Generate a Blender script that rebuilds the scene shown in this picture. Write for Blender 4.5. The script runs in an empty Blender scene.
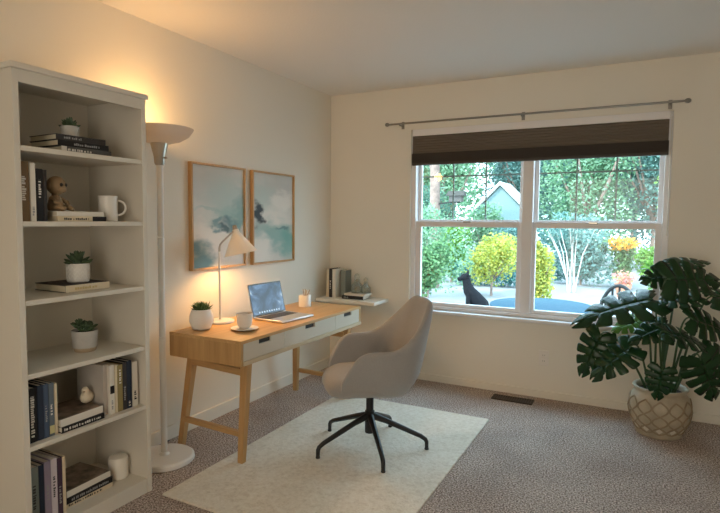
import bpy, math, random
from mathutils import Vector, Matrix
random.seed(7)
C = bpy.context.scene.collection
S = bpy.context.scene
PI = math.pi

# ------------------------------------------------------------------ camera
cd = bpy.data.cameras.new('camera'); cam = bpy.data.objects.new('camera', cd); C.objects.link(cam)
cd.sensor_fit = 'HORIZONTAL'; cd.sensor_width = 36; cd.lens = 27.0; cd.clip_start = .02; cd.clip_end = 200
R_ = Vector((0.88720, 0.46131, 0.00848)); U_ = Vector((-0.03837, 0.05544, 0.99772)); F_ = Vector((-0.45979, 0.88550, -0.06688))
m = Matrix((R_, U_, -F_)).transposed().to_4x4(); m.translation = Vector((2.4982, -4.2259, 1.3374))
cam.matrix_world = m
S.camera = cam

# ------------------------------------------------------------------ world, sun, exposure
w = bpy.data.worlds.new('sky'); S.world = w; w.use_nodes = True
wn = w.node_tree.nodes; wl = w.node_tree.links
bgn = wn['Background']; bgn.inputs['Strength'].default_value = 5.2
tc = wn.new('ShaderNodeTexCoord'); sx = wn.new('ShaderNodeSeparateXYZ'); wl.new(tc.outputs['Generated'], sx.inputs[0])
rp = wn.new('ShaderNodeValToRGB'); wl.new(sx.outputs['Z'], rp.inputs[0]); wl.new(rp.outputs[0], bgn.inputs['Color'])
rp.color_ramp.elements[0].position = 0.0; rp.color_ramp.elements[0].color = (.74, .89, 1.0, 1)
rp.color_ramp.elements[1].position = .7; rp.color_ramp.elements[1].color = (.55, .78, 1, 1)
sl = bpy.data.lights.new('sun', 'SUN'); sl.energy = 3.3; sl.angle = math.radians(2); sl.color = (1, .95, .84)
so = bpy.data.objects.new('sun', sl); C.objects.link(so)
so.rotation_euler = Vector((.32, .60, -.73)).to_track_quat('-Z', 'Y').to_euler()
al = bpy.data.lights.new('added_fill_light', 'AREA'); al.shape = 'RECTANGLE'; al.size = 1.4; al.size_y = 1.9; al.energy = 24; al.color = (1, .89, .74)  # unseen area fill, added to warm and brighten the room
ao = bpy.data.objects.new('added_fill_light', al); C.objects.link(ao); ao.location = (2.1, -5.45, 1.1); ao.rotation_euler = (PI / 2, 0, 0)
S.view_settings.view_transform = 'Standard'; S.view_settings.look = 'None'; S.view_settings.gamma = 1
S.view_settings.use_curve_mapping = False; S.view_settings.exposure = 0.47
S.cycles.max_bounces = 10; S.cycles.diffuse_bounces = 6; S.cycles.transparent_max_bounces = 24
S.cycles.use_denoising = True; S.cycles.sample_clamp_indirect = 3

# ------------------------------------------------------------------ materials
def mat(name, col, rough=.6, metal=0, bump=0, bscale=60, var=0, vscale=8, emit=None, estr=1, spec=.5, sheen=0):
    mt = bpy.data.materials.new(name); mt.use_nodes = True
    nt = mt.node_tree; b = nt.nodes['Principled BSDF']
    b.inputs['Base Color'].default_value = (*col, 1); b.inputs['Roughness'].default_value = rough
    b.inputs['Metallic'].default_value = metal; b.inputs['Specular IOR Level'].default_value = spec
    if sheen: b.inputs['Sheen Weight'].default_value = sheen
    t = nt.nodes.new('ShaderNodeTexCoord')
    if var:
        n = nt.nodes.new('ShaderNodeTexNoise'); n.inputs['Scale'].default_value = vscale; n.inputs['Detail'].default_value = 4
        nt.links.new(t.outputs['Object'], n.inputs['Vector'])
        r = nt.nodes.new('ShaderNodeValToRGB'); nt.links.new(n.outputs['Fac'], r.inputs[0])
        r.color_ramp.elements[0].position = .3; r.color_ramp.elements[1].position = .7
        r.color_ramp.elements[0].color = (*[c * (1 - var) for c in col], 1)
        r.color_ramp.elements[1].color = (*[min(1, c * (1 + var)) for c in col], 1)
        nt.links.new(r.outputs[0], b.inputs['Base Color'])
    if bump:
        n = nt.nodes.new('ShaderNodeTexNoise'); n.inputs['Scale'].default_value = bscale; n.inputs['Detail'].default_value = 3
        nt.links.new(t.outputs['Object'], n.inputs['Vector'])
        bp = nt.nodes.new('ShaderNodeBump'); bp.inputs['Strength'].default_value = bump; bp.inputs['Distance'].default_value = .01
        nt.links.new(n.outputs['Fac'], bp.inputs['Height']); nt.links.new(bp.outputs[0], b.inputs['Normal'])
    if emit:
        b.inputs['Emission Color'].default_value = (*emit, 1); b.inputs['Emission Strength'].default_value = estr
    return mt

def wood(name, c0, c1, axis='Y', rough=.45):
    mt = bpy.data.materials.new(name); mt.use_nodes = True; nt = mt.node_tree; b = nt.nodes['Principled BSDF']
    b.inputs['Roughness'].default_value = rough
    t = nt.nodes.new('ShaderNodeTexCoord'); mp = nt.nodes.new('ShaderNodeMapping')
    sc = {'X': (1.2, 18, 18), 'Y': (18, 1.2, 18), 'Z': (18, 18, 1.2)}[axis]
    mp.inputs['Scale'].default_value = sc; nt.links.new(t.outputs['Object'], mp.inputs[0])
    n = nt.nodes.new('ShaderNodeTexNoise'); n.inputs['Scale'].default_value = 2.2; n.inputs['Detail'].default_value = 7
    n.inputs['Distortion'].default_value = .6; nt.links.new(mp.outputs[0], n.inputs['Vector'])
    r = nt.nodes.new('ShaderNodeValToRGB'); nt.links.new(n.outputs['Fac'], r.inputs[0])
    r.color_ramp.elements[0].position = .3; r.color_ramp.elements[0].color = (*c0, 1)
    r.color_ramp.elements[1].position = .7; r.color_ramp.elements[1].color = (*c1, 1)
    nt.links.new(r.outputs[0], b.inputs['Base Color'])
    return mt

def speckle(name, stops, scale, bump, rough=.95, big=None):
    """short pile: fine noise through a ramp"""
    mt = bpy.data.materials.new(name); mt.use_nodes = True; nt = mt.node_tree; b = nt.nodes['Principled BSDF']
    b.inputs['Roughness'].default_value = rough; b.inputs['Specular IOR Level'].default_value = .1
    t = nt.nodes.new('ShaderNodeTexCoord')
    n = nt.nodes.new('ShaderNodeTexNoise'); n.inputs['Scale'].default_value = scale; n.inputs['Detail'].default_value = 2.5
    n.inputs['Roughness'].default_value = .7
    nt.links.new(t.outputs['Object'], n.inputs['Vector'])
    r = nt.nodes.new('ShaderNodeValToRGB'); nt.links.new(n.outputs['Fac'], r.inputs[0])
    els = r.color_ramp.elements
    els[0].position = stops[0][0]; els[0].color = (*stops[0][1], 1)
    els[1].position = stops[-1][0]; els[1].color = (*stops[-1][1], 1)
    for p, c in stops[1:-1]:
        e = els.new(p); e.color = (*c, 1)
    out = r.outputs[0]
    if big:
        n2 = nt.nodes.new('ShaderNodeTexNoise'); n2.inputs['Scale'].default_value = 2.5; n2.inputs['Detail'].default_value = 3
        nt.links.new(t.outputs['Object'], n2.inputs['Vector'])
        mx = nt.nodes.new('ShaderNodeMix'); mx.data_type = 'RGBA'; mx.blend_type = 'MULTIPLY'
        r2 = nt.nodes.new('ShaderNodeValToRGB'); nt.links.new(n2.outputs['Fac'], r2.inputs[0])
        r2.color_ramp.elements[0].color = (*big[0], 1); r2.color_ramp.elements[1].color = (*big[1], 1)
        r2.color_ramp.elements[0].position = .35; r2.color_ramp.elements[1].position = .65
        mx.inputs['Factor'].default_value = 1
        nt.links.new(out, mx.inputs['A']); nt.links.new(r2.outputs[0], mx.inputs['B']); out = mx.outputs['Result']
    nt.links.new(out, b.inputs['Base Color'])
    bp = nt.nodes.new('ShaderNodeBump'); bp.inputs['Strength'].default_value = bump; bp.inputs['Distance'].default_value = .012
    nt.links.new(n.outputs['Fac'], bp.inputs['Height']); nt.links.new(bp.outputs[0], b.inputs['Normal'])
    return mt

def leafmat(name, cols, trans=.45, rough=.5):
    """leaf colour differs from leaf to leaf"""
    mt = bpy.data.materials.new(name); mt.use_nodes = True; nt = mt.node_tree
    b = nt.nodes['Principled BSDF']; b.inputs['Roughness'].default_value = rough; b.inputs['Specular IOR Level'].default_value = .35
    g = nt.nodes.new('ShaderNodeNewGeometry'); r = nt.nodes.new('ShaderNodeValToRGB')
    nt.links.new(g.outputs['Random Per Island'], r.inputs[0])
    els = r.color_ramp.elements
    els[0].position = 0; els[0].color = (*cols[0], 1); els[1].position = 1; els[1].color = (*cols[-1], 1)
    for i, c in enumerate(cols[1:-1]):
        e = els.new((i + 1) / (len(cols) - 1)); e.color = (*c, 1)
    nt.links.new(r.outputs[0], b.inputs['Base Color'])
    if trans:
        tr = nt.nodes.new('ShaderNodeBsdfTranslucent'); nt.links.new(r.outputs[0], tr.inputs['Color'])
        mx = nt.nodes.new('ShaderNodeMixShader'); mx.inputs[0].default_value = trans
        nt.links.new(b.outputs[0], mx.inputs[1]); nt.links.new(tr.outputs[0], mx.inputs[2])
        nt.links.new(mx.outputs[0], nt.nodes['Material Output'].inputs['Surface'])
    return mt

def glassmat(name, tint=(1, 1, 1), refl=.06):
    mt = bpy.data.materials.new(name); mt.use_nodes = True; nt = mt.node_tree
    for n in list(nt.nodes):
        if n.type == 'BSDF_PRINCIPLED': nt.nodes.remove(n)
    a = nt.nodes.new('ShaderNodeBsdfTransparent'); a.inputs[0].default_value = (*tint, 1)
    g = nt.nodes.new('ShaderNodeBsdfGlossy'); g.inputs['Roughness'].default_value = .02
    x = nt.nodes.new('ShaderNodeMixShader'); x.inputs[0].default_value = refl
    nt.links.new(a.outputs[0], x.inputs[1]); nt.links.new(g.outputs[0], x.inputs[2])
    nt.links.new(x.outputs[0], nt.nodes['Material Output'].inputs['Surface'])
    return mt

def painting(name, base, blobs, seed):
    """brushed colour fields: blobs = (cx, cz, rx, rz, colour, softness, strength) in the sheet's own metres"""
    mt = bpy.data.materials.new(name); mt.use_nodes = True; nt = mt.node_tree; L = nt.links
    b = nt.nodes['Principled BSDF']; b.inputs['Roughness'].default_value = .55
    t = nt.nodes.new('ShaderNodeTexCoord')
    n = nt.nodes.new('ShaderNodeTexNoise'); n.inputs['Scale'].default_value = 7; n.inputs['Detail'].default_value = 6
    mp = nt.nodes.new('ShaderNodeMapping'); mp.inputs['Location'].default_value = (seed, seed * 2, seed * 3); mp.inputs['Scale'].default_value = (1, .8, 1.6)
    L.new(t.outputs['Object'], mp.inputs[0]); L.new(mp.outputs[0], n.inputs['Vector'])
    sub = nt.nodes.new('ShaderNodeVectorMath'); sub.operation = 'MULTIPLY_ADD'
    L.new(n.outputs['Color'], sub.inputs[0]); sub.inputs[1].default_value = (.0, .26, .22); sub.inputs[2].default_value = (0, -.13, -.11)
    add = nt.nodes.new('ShaderNodeVectorMath'); add.operation = 'ADD'
    L.new(t.outputs['Object'], add.inputs[0]); L.new(sub.outputs[0], add.inputs[1])
    cur = nt.nodes.new('ShaderNodeRGB'); cur.outputs[0].default_value = (*base, 1); out = cur.outputs[0]
    for cy, cz, ry, rz, col, soft, st in blobs:
        d = nt.nodes.new('ShaderNodeVectorMath'); d.operation = 'SUBTRACT'; L.new(add.outputs[0], d.inputs[0]); d.inputs[1].default_value = (0, cy, cz)
        s = nt.nodes.new('ShaderNodeVectorMath'); s.operation = 'MULTIPLY'; L.new(d.outputs[0], s.inputs[0]); s.inputs[1].default_value = (0, 1 / ry, 1 / rz)
        ln = nt.nodes.new('ShaderNodeVectorMath'); ln.operation = 'LENGTH'; L.new(s.outputs[0], ln.inputs[0])
        mr = nt.nodes.new('ShaderNodeMapRange'); mr.interpolation_type = 'SMOOTHSTEP'
        mr.inputs['From Min'].default_value = 1 - soft; mr.inputs['From Max'].default_value = 1 + soft * .5
        mr.inputs['To Min'].default_value = st; mr.inputs['To Max'].default_value = 0; L.new(ln.outputs['Value'], mr.inputs['Value'])
        mx = nt.nodes.new('ShaderNodeMix'); mx.data_type = 'RGBA'; L.new(mr.outputs[0], mx.inputs['Factor'])
        L.new(out, mx.inputs['A']); mx.inputs['B'].default_value = (*col, 1); out = mx.outputs['Result']
    L.new(out, b.inputs['Base Color'])
    return mt

M = {}
M['wall'] = mat('wall_paint', (.805, .768, .68), .85, bump=.05, bscale=90)
M['ceil'] = mat('ceiling_paint', (.80, .765, .71), .9, bump=.12, bscale=70)
M['trim'] = mat('white_trim', (.82, .79, .74), .45)
M['vinyl'] = mat('white_vinyl', (.82, .80, .80), .4)
M['grille'] = mat('grille_backlit_shade', (.30, .34, .34), .5)  # white grille; its backlit shade is put into this grey
M['carpet'] = speckle('carpet', [(.36, (.11, .08, .07)), (.46, (.38, .305, .265)), (.54, (.59, .50, .44)), (.64, (.93, .83, .75))], 118, .7, big=((.82, .80, .80), (1, 1, 1)))
M['rug'] = speckle('rug_wool', [(.25, (.66, .60, .50)), (.5, (.80, .75, .65)), (.75, (.88, .84, .76))], 45, .5, big=((.93, .91, .88), (1, 1, 1)))
M['case'] = mat('bookcase_white', (.71, .665, .58), .5, bump=.03, bscale=40)
M['oak'] = wood('oak_long', (.50, .29, .115), (.63, .385, .17), 'Y')
M['oakx'] = wood('oak_end', (.44, .25, .095), (.56, .335, .14), 'X')
M['oakz'] = wood('oak_leg', (.44, .25, .095), (.56, .335, .14), 'Z')
M['oakpale'] = wood('oak_pale', (.52, .40, .26), (.62, .50, .34), 'Y')
M['drawer'] = mat('drawer_paint', (.60, .53, .435), .5)
M['dark'] = mat('dark_slot', (.02, .018, .016), .7)
M['black'] = mat('black_metal', (.012, .012, .013), .4)
M['nickel'] = mat('brushed_nickel', (.50, .45, .38), .3, 1)
M['rodsteel'] = mat('rod_steel', (.30, .285, .26), .35, 1)
M['bowl'] = mat('lamp_bowl', (.60, .56, .52), .5)
M['lampwhite'] = mat('lamp_white', (.82, .80, .76), .35)
def translucent(m_, k):
    nt = m_.node_tree; b = nt.nodes['Principled BSDF']; tr = nt.nodes.new('ShaderNodeBsdfTranslucent'); tr.inputs['Color'].default_value = b.inputs['Base Color'].default_value
    mx = nt.nodes.new('ShaderNodeMixShader'); mx.inputs[0].default_value = k
    nt.links.new(b.outputs[0], mx.inputs[1]); nt.links.new(tr.outputs[0], mx.inputs[2]); nt.links.new(mx.outputs[0], nt.nodes['Material Output'].inputs['Surface']); return m_
M['shade'] = mat('shade_white', (.86, .82, .75), .4); translucent(M['shade'], .12); translucent(M['bowl'], .20)
M['bulb'] = mat('bulb', (1, .8, .5), .4, emit=(1, .68, .34), estr=30)
M['fabric'] = mat('chair_fabric', (.335, .325, .315), .95, bump=.25, bscale=320, var=.06, vscale=200, sheen=.3)
M['ceramic'] = mat('white_ceramic', (.80, .77, .72), .3)
M['matte'] = mat('matte_ceramic', (.72, .69, .64), .6, var=.06, vscale=30)
M['grey_pot'] = mat('grey_ceramic', (.52, .50, .47), .6, var=.08, vscale=25)
M['tanclay'] = mat('tan_clay', (.45, .34, .22), .7)
M['soil'] = mat('soil', (.035, .025, .018), .95, bump=.6, bscale=60)
M['alu'] = mat('laptop_aluminium', (.66, .65, .64), .35, .7)
M['key'] = mat('laptop_keys', (.06, .06, .065), .5)
M['blind'] = mat('blind_cloth', (.135, .112, .088), .9, bump=.2, bscale=120)
M['paper'] = mat('book_paper', (.74, .66, .50), .8)
M['paperw'] = mat('book_paper_white', (.82, .77, .67), .8)
M['glass'] = glassmat('pane_glass', (.95, 1, .99), .018)
M['jar'] = glassmat('jar_glass', (.86, .88, .86), .16)
M['soft_white'] = mat('soft_white', (.80, .76, .68), .55)
M['figure'] = mat('figurine_clay', (.30, .205, .11), .6, var=.2, vscale=40)
M['bird'] = mat('figurine_cream', (.78, .68, .52), .6)
M['outlet'] = mat('outlet_plastic', (.80, .76, .70), .4)
M['vent'] = mat('vent_brown', (.05, .035, .025), .5, .3)
M['monstera'] = leafmat('monstera_leaf', [(.007, .032, .010), (.013, .052, .016), (.009, .042, .014)], .08, .27)
M['monstera_new'] = leafmat('monstera_new_leaf', [(.10, .26, .05), (.12, .30, .06)], .2, .3)
M['stem'] = mat('plant_stem', (.035, .085, .025), .5)
M['succ'] = leafmat('succulent_leaf', [(.05, .085, .04), (.09, .14, .07), (.07, .105, .065)], 0, .5)
M['grass'] = leafmat('tuft_leaf', [(.08, .15, .05), (.15, .24, .09), (.10, .18, .06)], 0, .5)
M['planter'] = mat('planter_glaze', (.43, .365, .265), .4, var=.15, vscale=14)
M['lattice'] = mat('planter_relief', (.31, .24, .155), .45, var=.15, vscale=20)
M['inlay'] = mat('planter_inlay', (.70, .65, .56), .5)
M['cord'] = mat('cord_white', (.72, .68, .6), .5)
M['cordk'] = mat('cord_black', (.02, .02, .02), .5)
BK = {}
def bk(name, col):
    if name not in BK: BK[name] = mat('cover_' + name, col, .6, spec=.25)
    return BK[name]
bk('black', (.018, .017, .018)); bk('navy', (.025, .035, .06)); bk('blue', (.07, .10, .16)); bk('slate', (.13, .16, .19))
bk('white', (.74, .70, .62)); bk('cream', (.70, .60, .43)); bk('tan', (.42, .30, .17)); bk('brown', (.20, .125, .06))
bk('greygreen', (.22, .25, .23)); bk('lavender', (.30, .25, .33)); bk('lilac', (.58, .52, .55)); bk('plum', (.06, .035, .06))
bk('greydark', (.10, .10, .095)); bk('artgrey', (.50, .46, .42)); bk('olive', (.30, .24, .10)); bk('charcoal', (.045, .04, .04))
BK['photo'] = mat('cover_dark_photo', (.16, .12, .09), .4, var=.85, vscale=22)

# ------------------------------------------------------------------ mesh builder
class MB:
    def __init__(s): s.v = []; s.f = []; s.mi = []
    def add(s, vs, fs, mi=0):
        o = len(s.v); s.v += [tuple(v) for v in vs]; s.f += [tuple(i + o for i in f) for f in fs]; s.mi += [mi] * len(fs); return s
    def box(s, x0, x1, y0, y1, z0, z1, mi=0):
        return s.add([(x0, y0, z0), (x1, y0, z0), (x1, y1, z0), (x0, y1, z0), (x0, y0, z1), (x1, y0, z1), (x1, y1, z1), (x0, y1, z1)],
                     [(0, 3, 2, 1), (4, 5, 6, 7), (0, 1, 5, 4), (1, 2, 6, 5), (2, 3, 7, 6), (3, 0, 4, 7)], mi)
    def lathe(s, prof, n=32, c=(0, 0, 0), mi=0, caps=True):
        vs = []; fs = []
        for r, z in prof:
            for k in range(n):
                a = 2 * PI * k / n; vs.append((c[0] + r * math.cos(a), c[1] + r * math.sin(a), c[2] + z))
        for i in range(len(prof) - 1):
            for k in range(n):
                k2 = (k + 1) % n; fs.append((i * n + k, i * n + k2, (i + 1) * n + k2, (i + 1) * n + k))
        if caps:
            if prof[0][0] > 1e-4: fs.append(tuple(range(n - 1, -1, -1)))
            if prof[-1][0] > 1e-4: fs.append(tuple((len(prof) - 1) * n + k for k in range(n)))
        return s.add(vs, fs, mi)
    def tube(s, pts, r, n=8, mi=0, flat=None):
        pts = [Vector(p) for p in pts]; vs = []; fs = []
        rr = r if isinstance(r, (list, tuple)) else [r] * len(pts)
        ref = Vector((0, 0, 1))
        d0 = (pts[1] - pts[0]).normalized()
        if abs(d0.dot(ref)) > .9: ref = Vector((1, 0, 0))
        a = d0.cross(ref).normalized()
        for i, p in enumerate(pts):
            if i == 0: d = d0
            elif i == len(pts) - 1: d = (pts[-1] - pts[-2]).normalized()
            else: d = ((pts[i + 1] - pts[i]).normalized() + (pts[i] - pts[i - 1]).normalized()).normalized()
            a = (a - d * a.dot(d)).normalized(); b = d.cross(a)
            for k in range(n):
                t = 2 * PI * (k + .5) / n
                vs.append(p + a * (rr[i] * math.cos(t)) + b * (rr[i] * math.sin(t)))
        for i in range(len(pts) - 1):
            for k in range(n):
                k2 = (k + 1) % n; fs.append((i * n + k, i * n + k2, (i + 1) * n + k2, (i + 1) * n + k))
        fs.append(tuple(range(n - 1, -1, -1))); fs.append(tuple((len(pts) - 1) * n + k for k in range(n)))
        return s.add(vs, fs, mi)
    def ball(s, c, r, n=14, mi=0):
        rx, ry, rz = r if isinstance(r, tuple) else (r, r, r)
        vs = []; fs = []; h = n // 2 + 1
        for i in range(h + 1):
            ph = -PI / 2 + PI * i / h
            for k in range(n):
                a = 2 * PI * k / n; vs.append((c[0] + rx * math.cos(ph) * math.cos(a), c[1] + ry * math.cos(ph) * math.sin(a), c[2] + rz * math.sin(ph)))
        for i in range(h):
            for k in range(n):
                k2 = (k + 1) % n; fs.append((i * n + k, i * n + k2, (i + 1) * n + k2, (i + 1) * n + k))
        return s.add(vs, fs, mi)
    def build(s, name, mats, parent=None, bevel=0, smooth=True, sub=0, angle=35, solid=0, loc=None, rot=None):
        me = bpy.data.meshes.new(name); me.from_pydata(s.v, [], s.f)
        for mm in (mats if isinstance(mats, (list, tuple)) else [mats]): me.materials.append(mm)
        if any(s.mi): me.polygons.foreach_set('material_index', s.mi)
        me.validate(); me.update()
        if smooth:
            me.polygons.foreach_set('use_smooth', [True] * len(me.polygons)); me.set_sharp_from_angle(angle=math.radians(angle))
        o = bpy.data.objects.new(name, me); C.objects.link(o)
        if parent: o.parent = parent
        if loc: o.location = loc
        if rot: o.rotation_euler = rot
        if solid:
            d = o.modifiers.new('thick', 'SOLIDIFY'); d.thickness = solid; d.offset = 0
        if bevel:
            d = o.modifiers.new('bevel', 'BEVEL'); d.width = bevel; d.segments = 2; d.limit_method = 'ANGLE'; d.angle_limit = math.radians(40)
        if sub:
            d = o.modifiers.new('sub', 'SUBSURF'); d.levels = sub; d.render_levels = sub
        return o
def box(*a): return MB().box(*a)
def tag(o, label, cat, group=None, kind=None):
    o['label'] = label; o['category'] = cat
    if group: o['group'] = group
    if kind: o['kind'] = kind
    return o
def thing(name, label, cat, loc=(0, 0, 0), rz=0, group=None, kind=None):
    o = bpy.data.objects.new(name, None); C.objects.link(o); o.empty_display_size = .05
    o.location = loc; o.rotation_euler = (0, 0, rz); return tag(o, label, cat, group, kind)
def struct(o, label, cat): return tag(o, label, cat, None, 'structure')
def copy_tree(o, loc, rz=None):
    c = o.copy(); C.objects.link(c); c.location = loc
    if rz is not None: c.rotation_euler = (0, 0, rz)
    for ch in list(o.children):
        d = ch.copy(); C.objects.link(d); d.parent = c
        for g in list(ch.children):
            e = g.copy(); C.objects.link(e); e.parent = d
    return c
def bez(p0, p1, p2, p3, n=14):
    p0, p1, p2, p3 = map(Vector, (p0, p1, p2, p3)); out = []
    for i in range(n + 1):
        t = i / n; u = 1 - t
        out.append(p0 * u ** 3 + p1 * 3 * u * u * t + p2 * 3 * u * t * t + p3 * t ** 3)
    return out

# ------------------------------------------------------------------ room shell
H = 2.44; XR = 4.1; YF = -5.1
struct(box(-.15, XR + .15, YF - 1.3, .15, -.2, 0).build('floor', M['carpet'], smooth=False), 'speckled brown and lavender cut pile carpet floor', 'floor')
struct(box(-.15, XR + .15, YF - 1.3, .15, H, H + .25).build('ceiling', M['ceil'], smooth=False), 'plain off white painted ceiling', 'ceiling')
struct(box(-.15, 0, YF - .15, .15, 0, H).build('wall_left', M['wall'], smooth=False), 'cream wall behind the bookcase, desk and pictures', 'wall')
WX0, WX1, WZ0, WZ1 = .775, 2.665, .60, 2.09
b = MB(); b.box(0, WX0, 0, .15, 0, H); b.box(WX1, XR, 0, .15, 0, H); b.box(WX0, WX1, 0, .15, 0, WZ0); b.box(WX0, WX1, 0, .15, WZ1, H)
struct(b.build('wall_back', M['wall'], smooth=False), 'cream wall around the wide window', 'wall')
DX_0, DX_1, DZ = 1.35, 2.85, 2.1  # doorway added in the unseen wall to let fill light through
struct(box(XR, XR + .15, YF, .15, 0, H).build('wall_right', M['wall'], smooth=False), 'cream wall on the right of the room', 'wall')
b = MB(); b.box(0, DX_0, YF - .15, YF, 0, H); b.box(DX_1, XR, YF - .15, YF, 0, H); b.box(DX_0, DX_1, YF - .15, YF, DZ, H)
struct(b.build('wall_front', M['wall'], smooth=False), 'cream wall behind the viewer with an opening added for fill light', 'wall')
struct(box(0, .014, YF, 0, 0, .085).build('baseboard_left', M['wall'], bevel=.004), 'white baseboard along the left wall', 'baseboard')
struct(box(.014, XR, -.014, 0, 0, .06).build('baseboard_back', M['wall'], bevel=.004), 'low cream baseboard under the window wall', 'baseboard')
b = MB(); b.box(-.15, XR + .15, YF - 1.3, YF - 1.15, 0, H); b.box(-.15, 0, YF - 1.15, YF - .15, 0, H); b.box(XR, XR + .15, YF - 1.15, YF - .15, 0, H)  # unseen hall walls, added to shut sky light out behind the opening
struct(b.build('added_light_block', M['wall'], smooth=False), 'unseen cream walls added to keep sky light out of the doorway', 'wall')
d1 = thing('added_door_1', 'white frame of the unseen doorway added to let in fill light', 'door', (0, YF, 0), kind='structure')  # frame added around the fill opening, never in view
b = MB(); b.box(DX_0, DX_0 + .05, -.16, .02, 0, DZ); b.box(DX_1 - .05, DX_1, -.16, .02, 0, DZ); b.box(DX_0 + .05, DX_1 - .05, -.16, .02, DZ - .05, DZ)
b.build('added_door_frame', M['trim'], d1)

# ------------------------------------------------------------------ window
win = thing('window_1', 'wide white double window with grilles in its upper panes', 'window', (0, 0, 0), kind='structure')
FX0, FX1 = .785, 2.655; GT = 1.345
b = MB()
b.box(WX0, .815, .02, .12, WZ0, WZ1); b.box(2.625, WX1, .02, .12, WZ0, WZ1)
b.box(.815, 2.625, .02, .12, WZ0, .63); b.box(.815, 2.625, .02, .12, 2.03, WZ1)
b.build('window_frame', M['vinyl'], win, bevel=.004)
box(1.685, 1.765, .015, .12, .63, 2.03).build('mullion', M['vinyl'], win, bevel=.004)
for x0, x1 in ((.815, 1.685), (1.765, 2.625)):
    gx0, gx1 = (.86, 1.65) if x0 < 1 else (1.79, 2.585)
    b = MB(); b.box(x0, gx0, .035, .075, .63, GT - .01); b.box(gx1, x1, .035, .075, .63, GT - .01)
    b.box(gx0, gx1, .035, .075, .63, .66); b.box(gx0, gx1, .035, .075, GT - .055, GT - .01)
    s = b.build('lower_sash', M['vinyl'], win, bevel=.003)
    box(gx0 - .005, gx1 + .005, .053, .057, .655, GT - .05).build('pane', M['glass'], s, smooth=False)
    b = MB(); b.box(x0, x0 + .03, .08, .11, GT - .04, 2.03); b.box(x1 - .03, x1, .08, .11, GT - .04, 2.03)
    b.box(x0 + .03, x1 - .03, .08, .11, GT - .04, GT + .005); b.box(x0 + .03, x1 - .03, .08, .11, 1.99, 2.03)
    s = b.build('upper_sash', M['vinyl'], win, bevel=.003)
    box(x0 + .025, x1 - .025, .093, .097, GT, 1.995).build('pane', M['glass'], s, smooth=False)
    b = MB(); wd = (x1 - x0 - .06)
    for k in (1, 2):
        xx = x0 + .03 + wd * k / 3; b.box(xx - .006, xx + .006, .0975, .104, GT, 1.995)
    b.box(x0 + .03, x1 - .03, .0978, .1035, 1.70, 1.712)
    b.build('grille', M['grille'], s)
    xm = (gx0 + gx1) / 2
    box(xm - .03, xm + .03, .02, .036, GT - .022, GT - .006).build('sash_lock', M['nickel'], s, bevel=.003)
struct(box(.755, 2.685, -.05, .02, .575, .60).build('trim_1', M['vinyl'], bevel=.005), 'white sill board under the window', 'sill')

bl = thing('window_blind', 'dark brown cloth blind pulled up at the top of the window', 'blind', (0, 0, 0))
box(.79, 2.645, -.012, .02, 2.035, 2.088).build('headrail', M['vinyl'], bl, bevel=.003)
b = MB(); npl = 7; zt, zb = 2.035, 1.89
pr = []
for i in range(npl * 2 + 1): pr.append((-.0035 if i % 2 else .000, zt + (zb - zt) * i / (npl * 2)))
vs = []; fs = []
for y, z in pr: vs += [(.79, y, z), (2.64, y, z), (2.64, y + .012, z), (.79, y + .012, z)]
for i in range(len(pr) - 1):
    for k in range(4): fs.append((i * 4 + k, i * 4 + (k + 1) % 4, i * 4 + 4 + (k + 1) % 4, i * 4 + 4 + k))
fs += [(3, 2, 1, 0), tuple(len(vs) - 4 + k for k in range(4))]
b.add(vs, fs).build('pleated_cloth', M['blind'], bl, smooth=False)
b = MB()
for i in range(9): b.box(.788, 2.643, -.014 + .001 * (i % 2), .016, 1.815 + i * .0085, 1.8228 + i * .0085)
b.build('folded_stack', mat('blind_cloth_fold', (.045, .036, .030), .9), bl, smooth=False)
box(.788, 2.643, -.014, .017, 1.795, 1.815).build('bottom_rail', mat('blind_rail', (.05, .04, .032), .5), bl, bevel=.003)
MB().tube([(2.655, -.006, 2.05), (2.655, -.006, 1.25)], .0025, 6).build('cord', M['cord'], bl)

rod = thing('curtain_rod', 'thin metal curtain rod mounted above the window', 'curtain rod', (0, 0, 0))
MB().tube([(.60, -.075, 2.133), (2.725, -.075, 2.133)], .0075, 12).build('pole', M['rodsteel'], rod)
for x, s_ in ((.60, -1), (2.725, 1)):
    MB().ball((x + s_ * .012, -.075, 2.133), (.02, .016, .016), 12).build('finial', M['rodsteel'], rod)
for x in (.70, 1.68, 2.64):
    b = MB(); b.box(x - .012, x + .012, -.004, 0, 2.10, 2.16); b.tube([(x, -.004, 2.125), (x, -.07, 2.120), (x, -.075, 2.122)], .005, 8)
    b.build('bracket', M['rodsteel'], rod)

# ------------------------------------------------------------------ bookcase
KX = .41; KY0, KY1 = -3.015, -2.405; SH = [1.611, 1.3225, 1.0155, .7255, .437, .071]
bc = thing('bookcase', 'tall white bookcase with six open shelves against the left wall', 'bookcase', (0, 0, 0))
for y0, y1 in ((KY0, KY0 + .025), (KY1 - .025, KY1)):
    box(.018, KX, y0, y1, 0, 1.893).build('side_panel', M['case'], bc, bevel=.002)
box(.018, .028, KY0 + .025, KY1 - .025, .05, 1.893).build('back_panel', M['case'], bc)
box(.016, KX + .012, KY0 - .008, KY1 + .008, 1.893, 1.915).build('top_panel', M['case'], bc, bevel=.003)
box(KX - .02, KX - .001, KY0 + .025, KY1 - .025, 1.845, 1.893).build('fascia', M['case'], bc)
for z in SH[:5]: box(.028, KX - .004, KY0 + .025, KY1 - .025, z - .02, z).build('shelf', M['case'], bc, bevel=.0015)
box(.028, KX - .004, KY0 + .025, KY1 - .025, SH[5] - .02, SH[5]).build('shelf', M['case'], bc, bevel=.0015)
box(KX - .03, KX - .006, KY0 + .025, KY1 - .025, 0, SH[5] - .02).build('kick_board', M['case'], bc)

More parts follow.
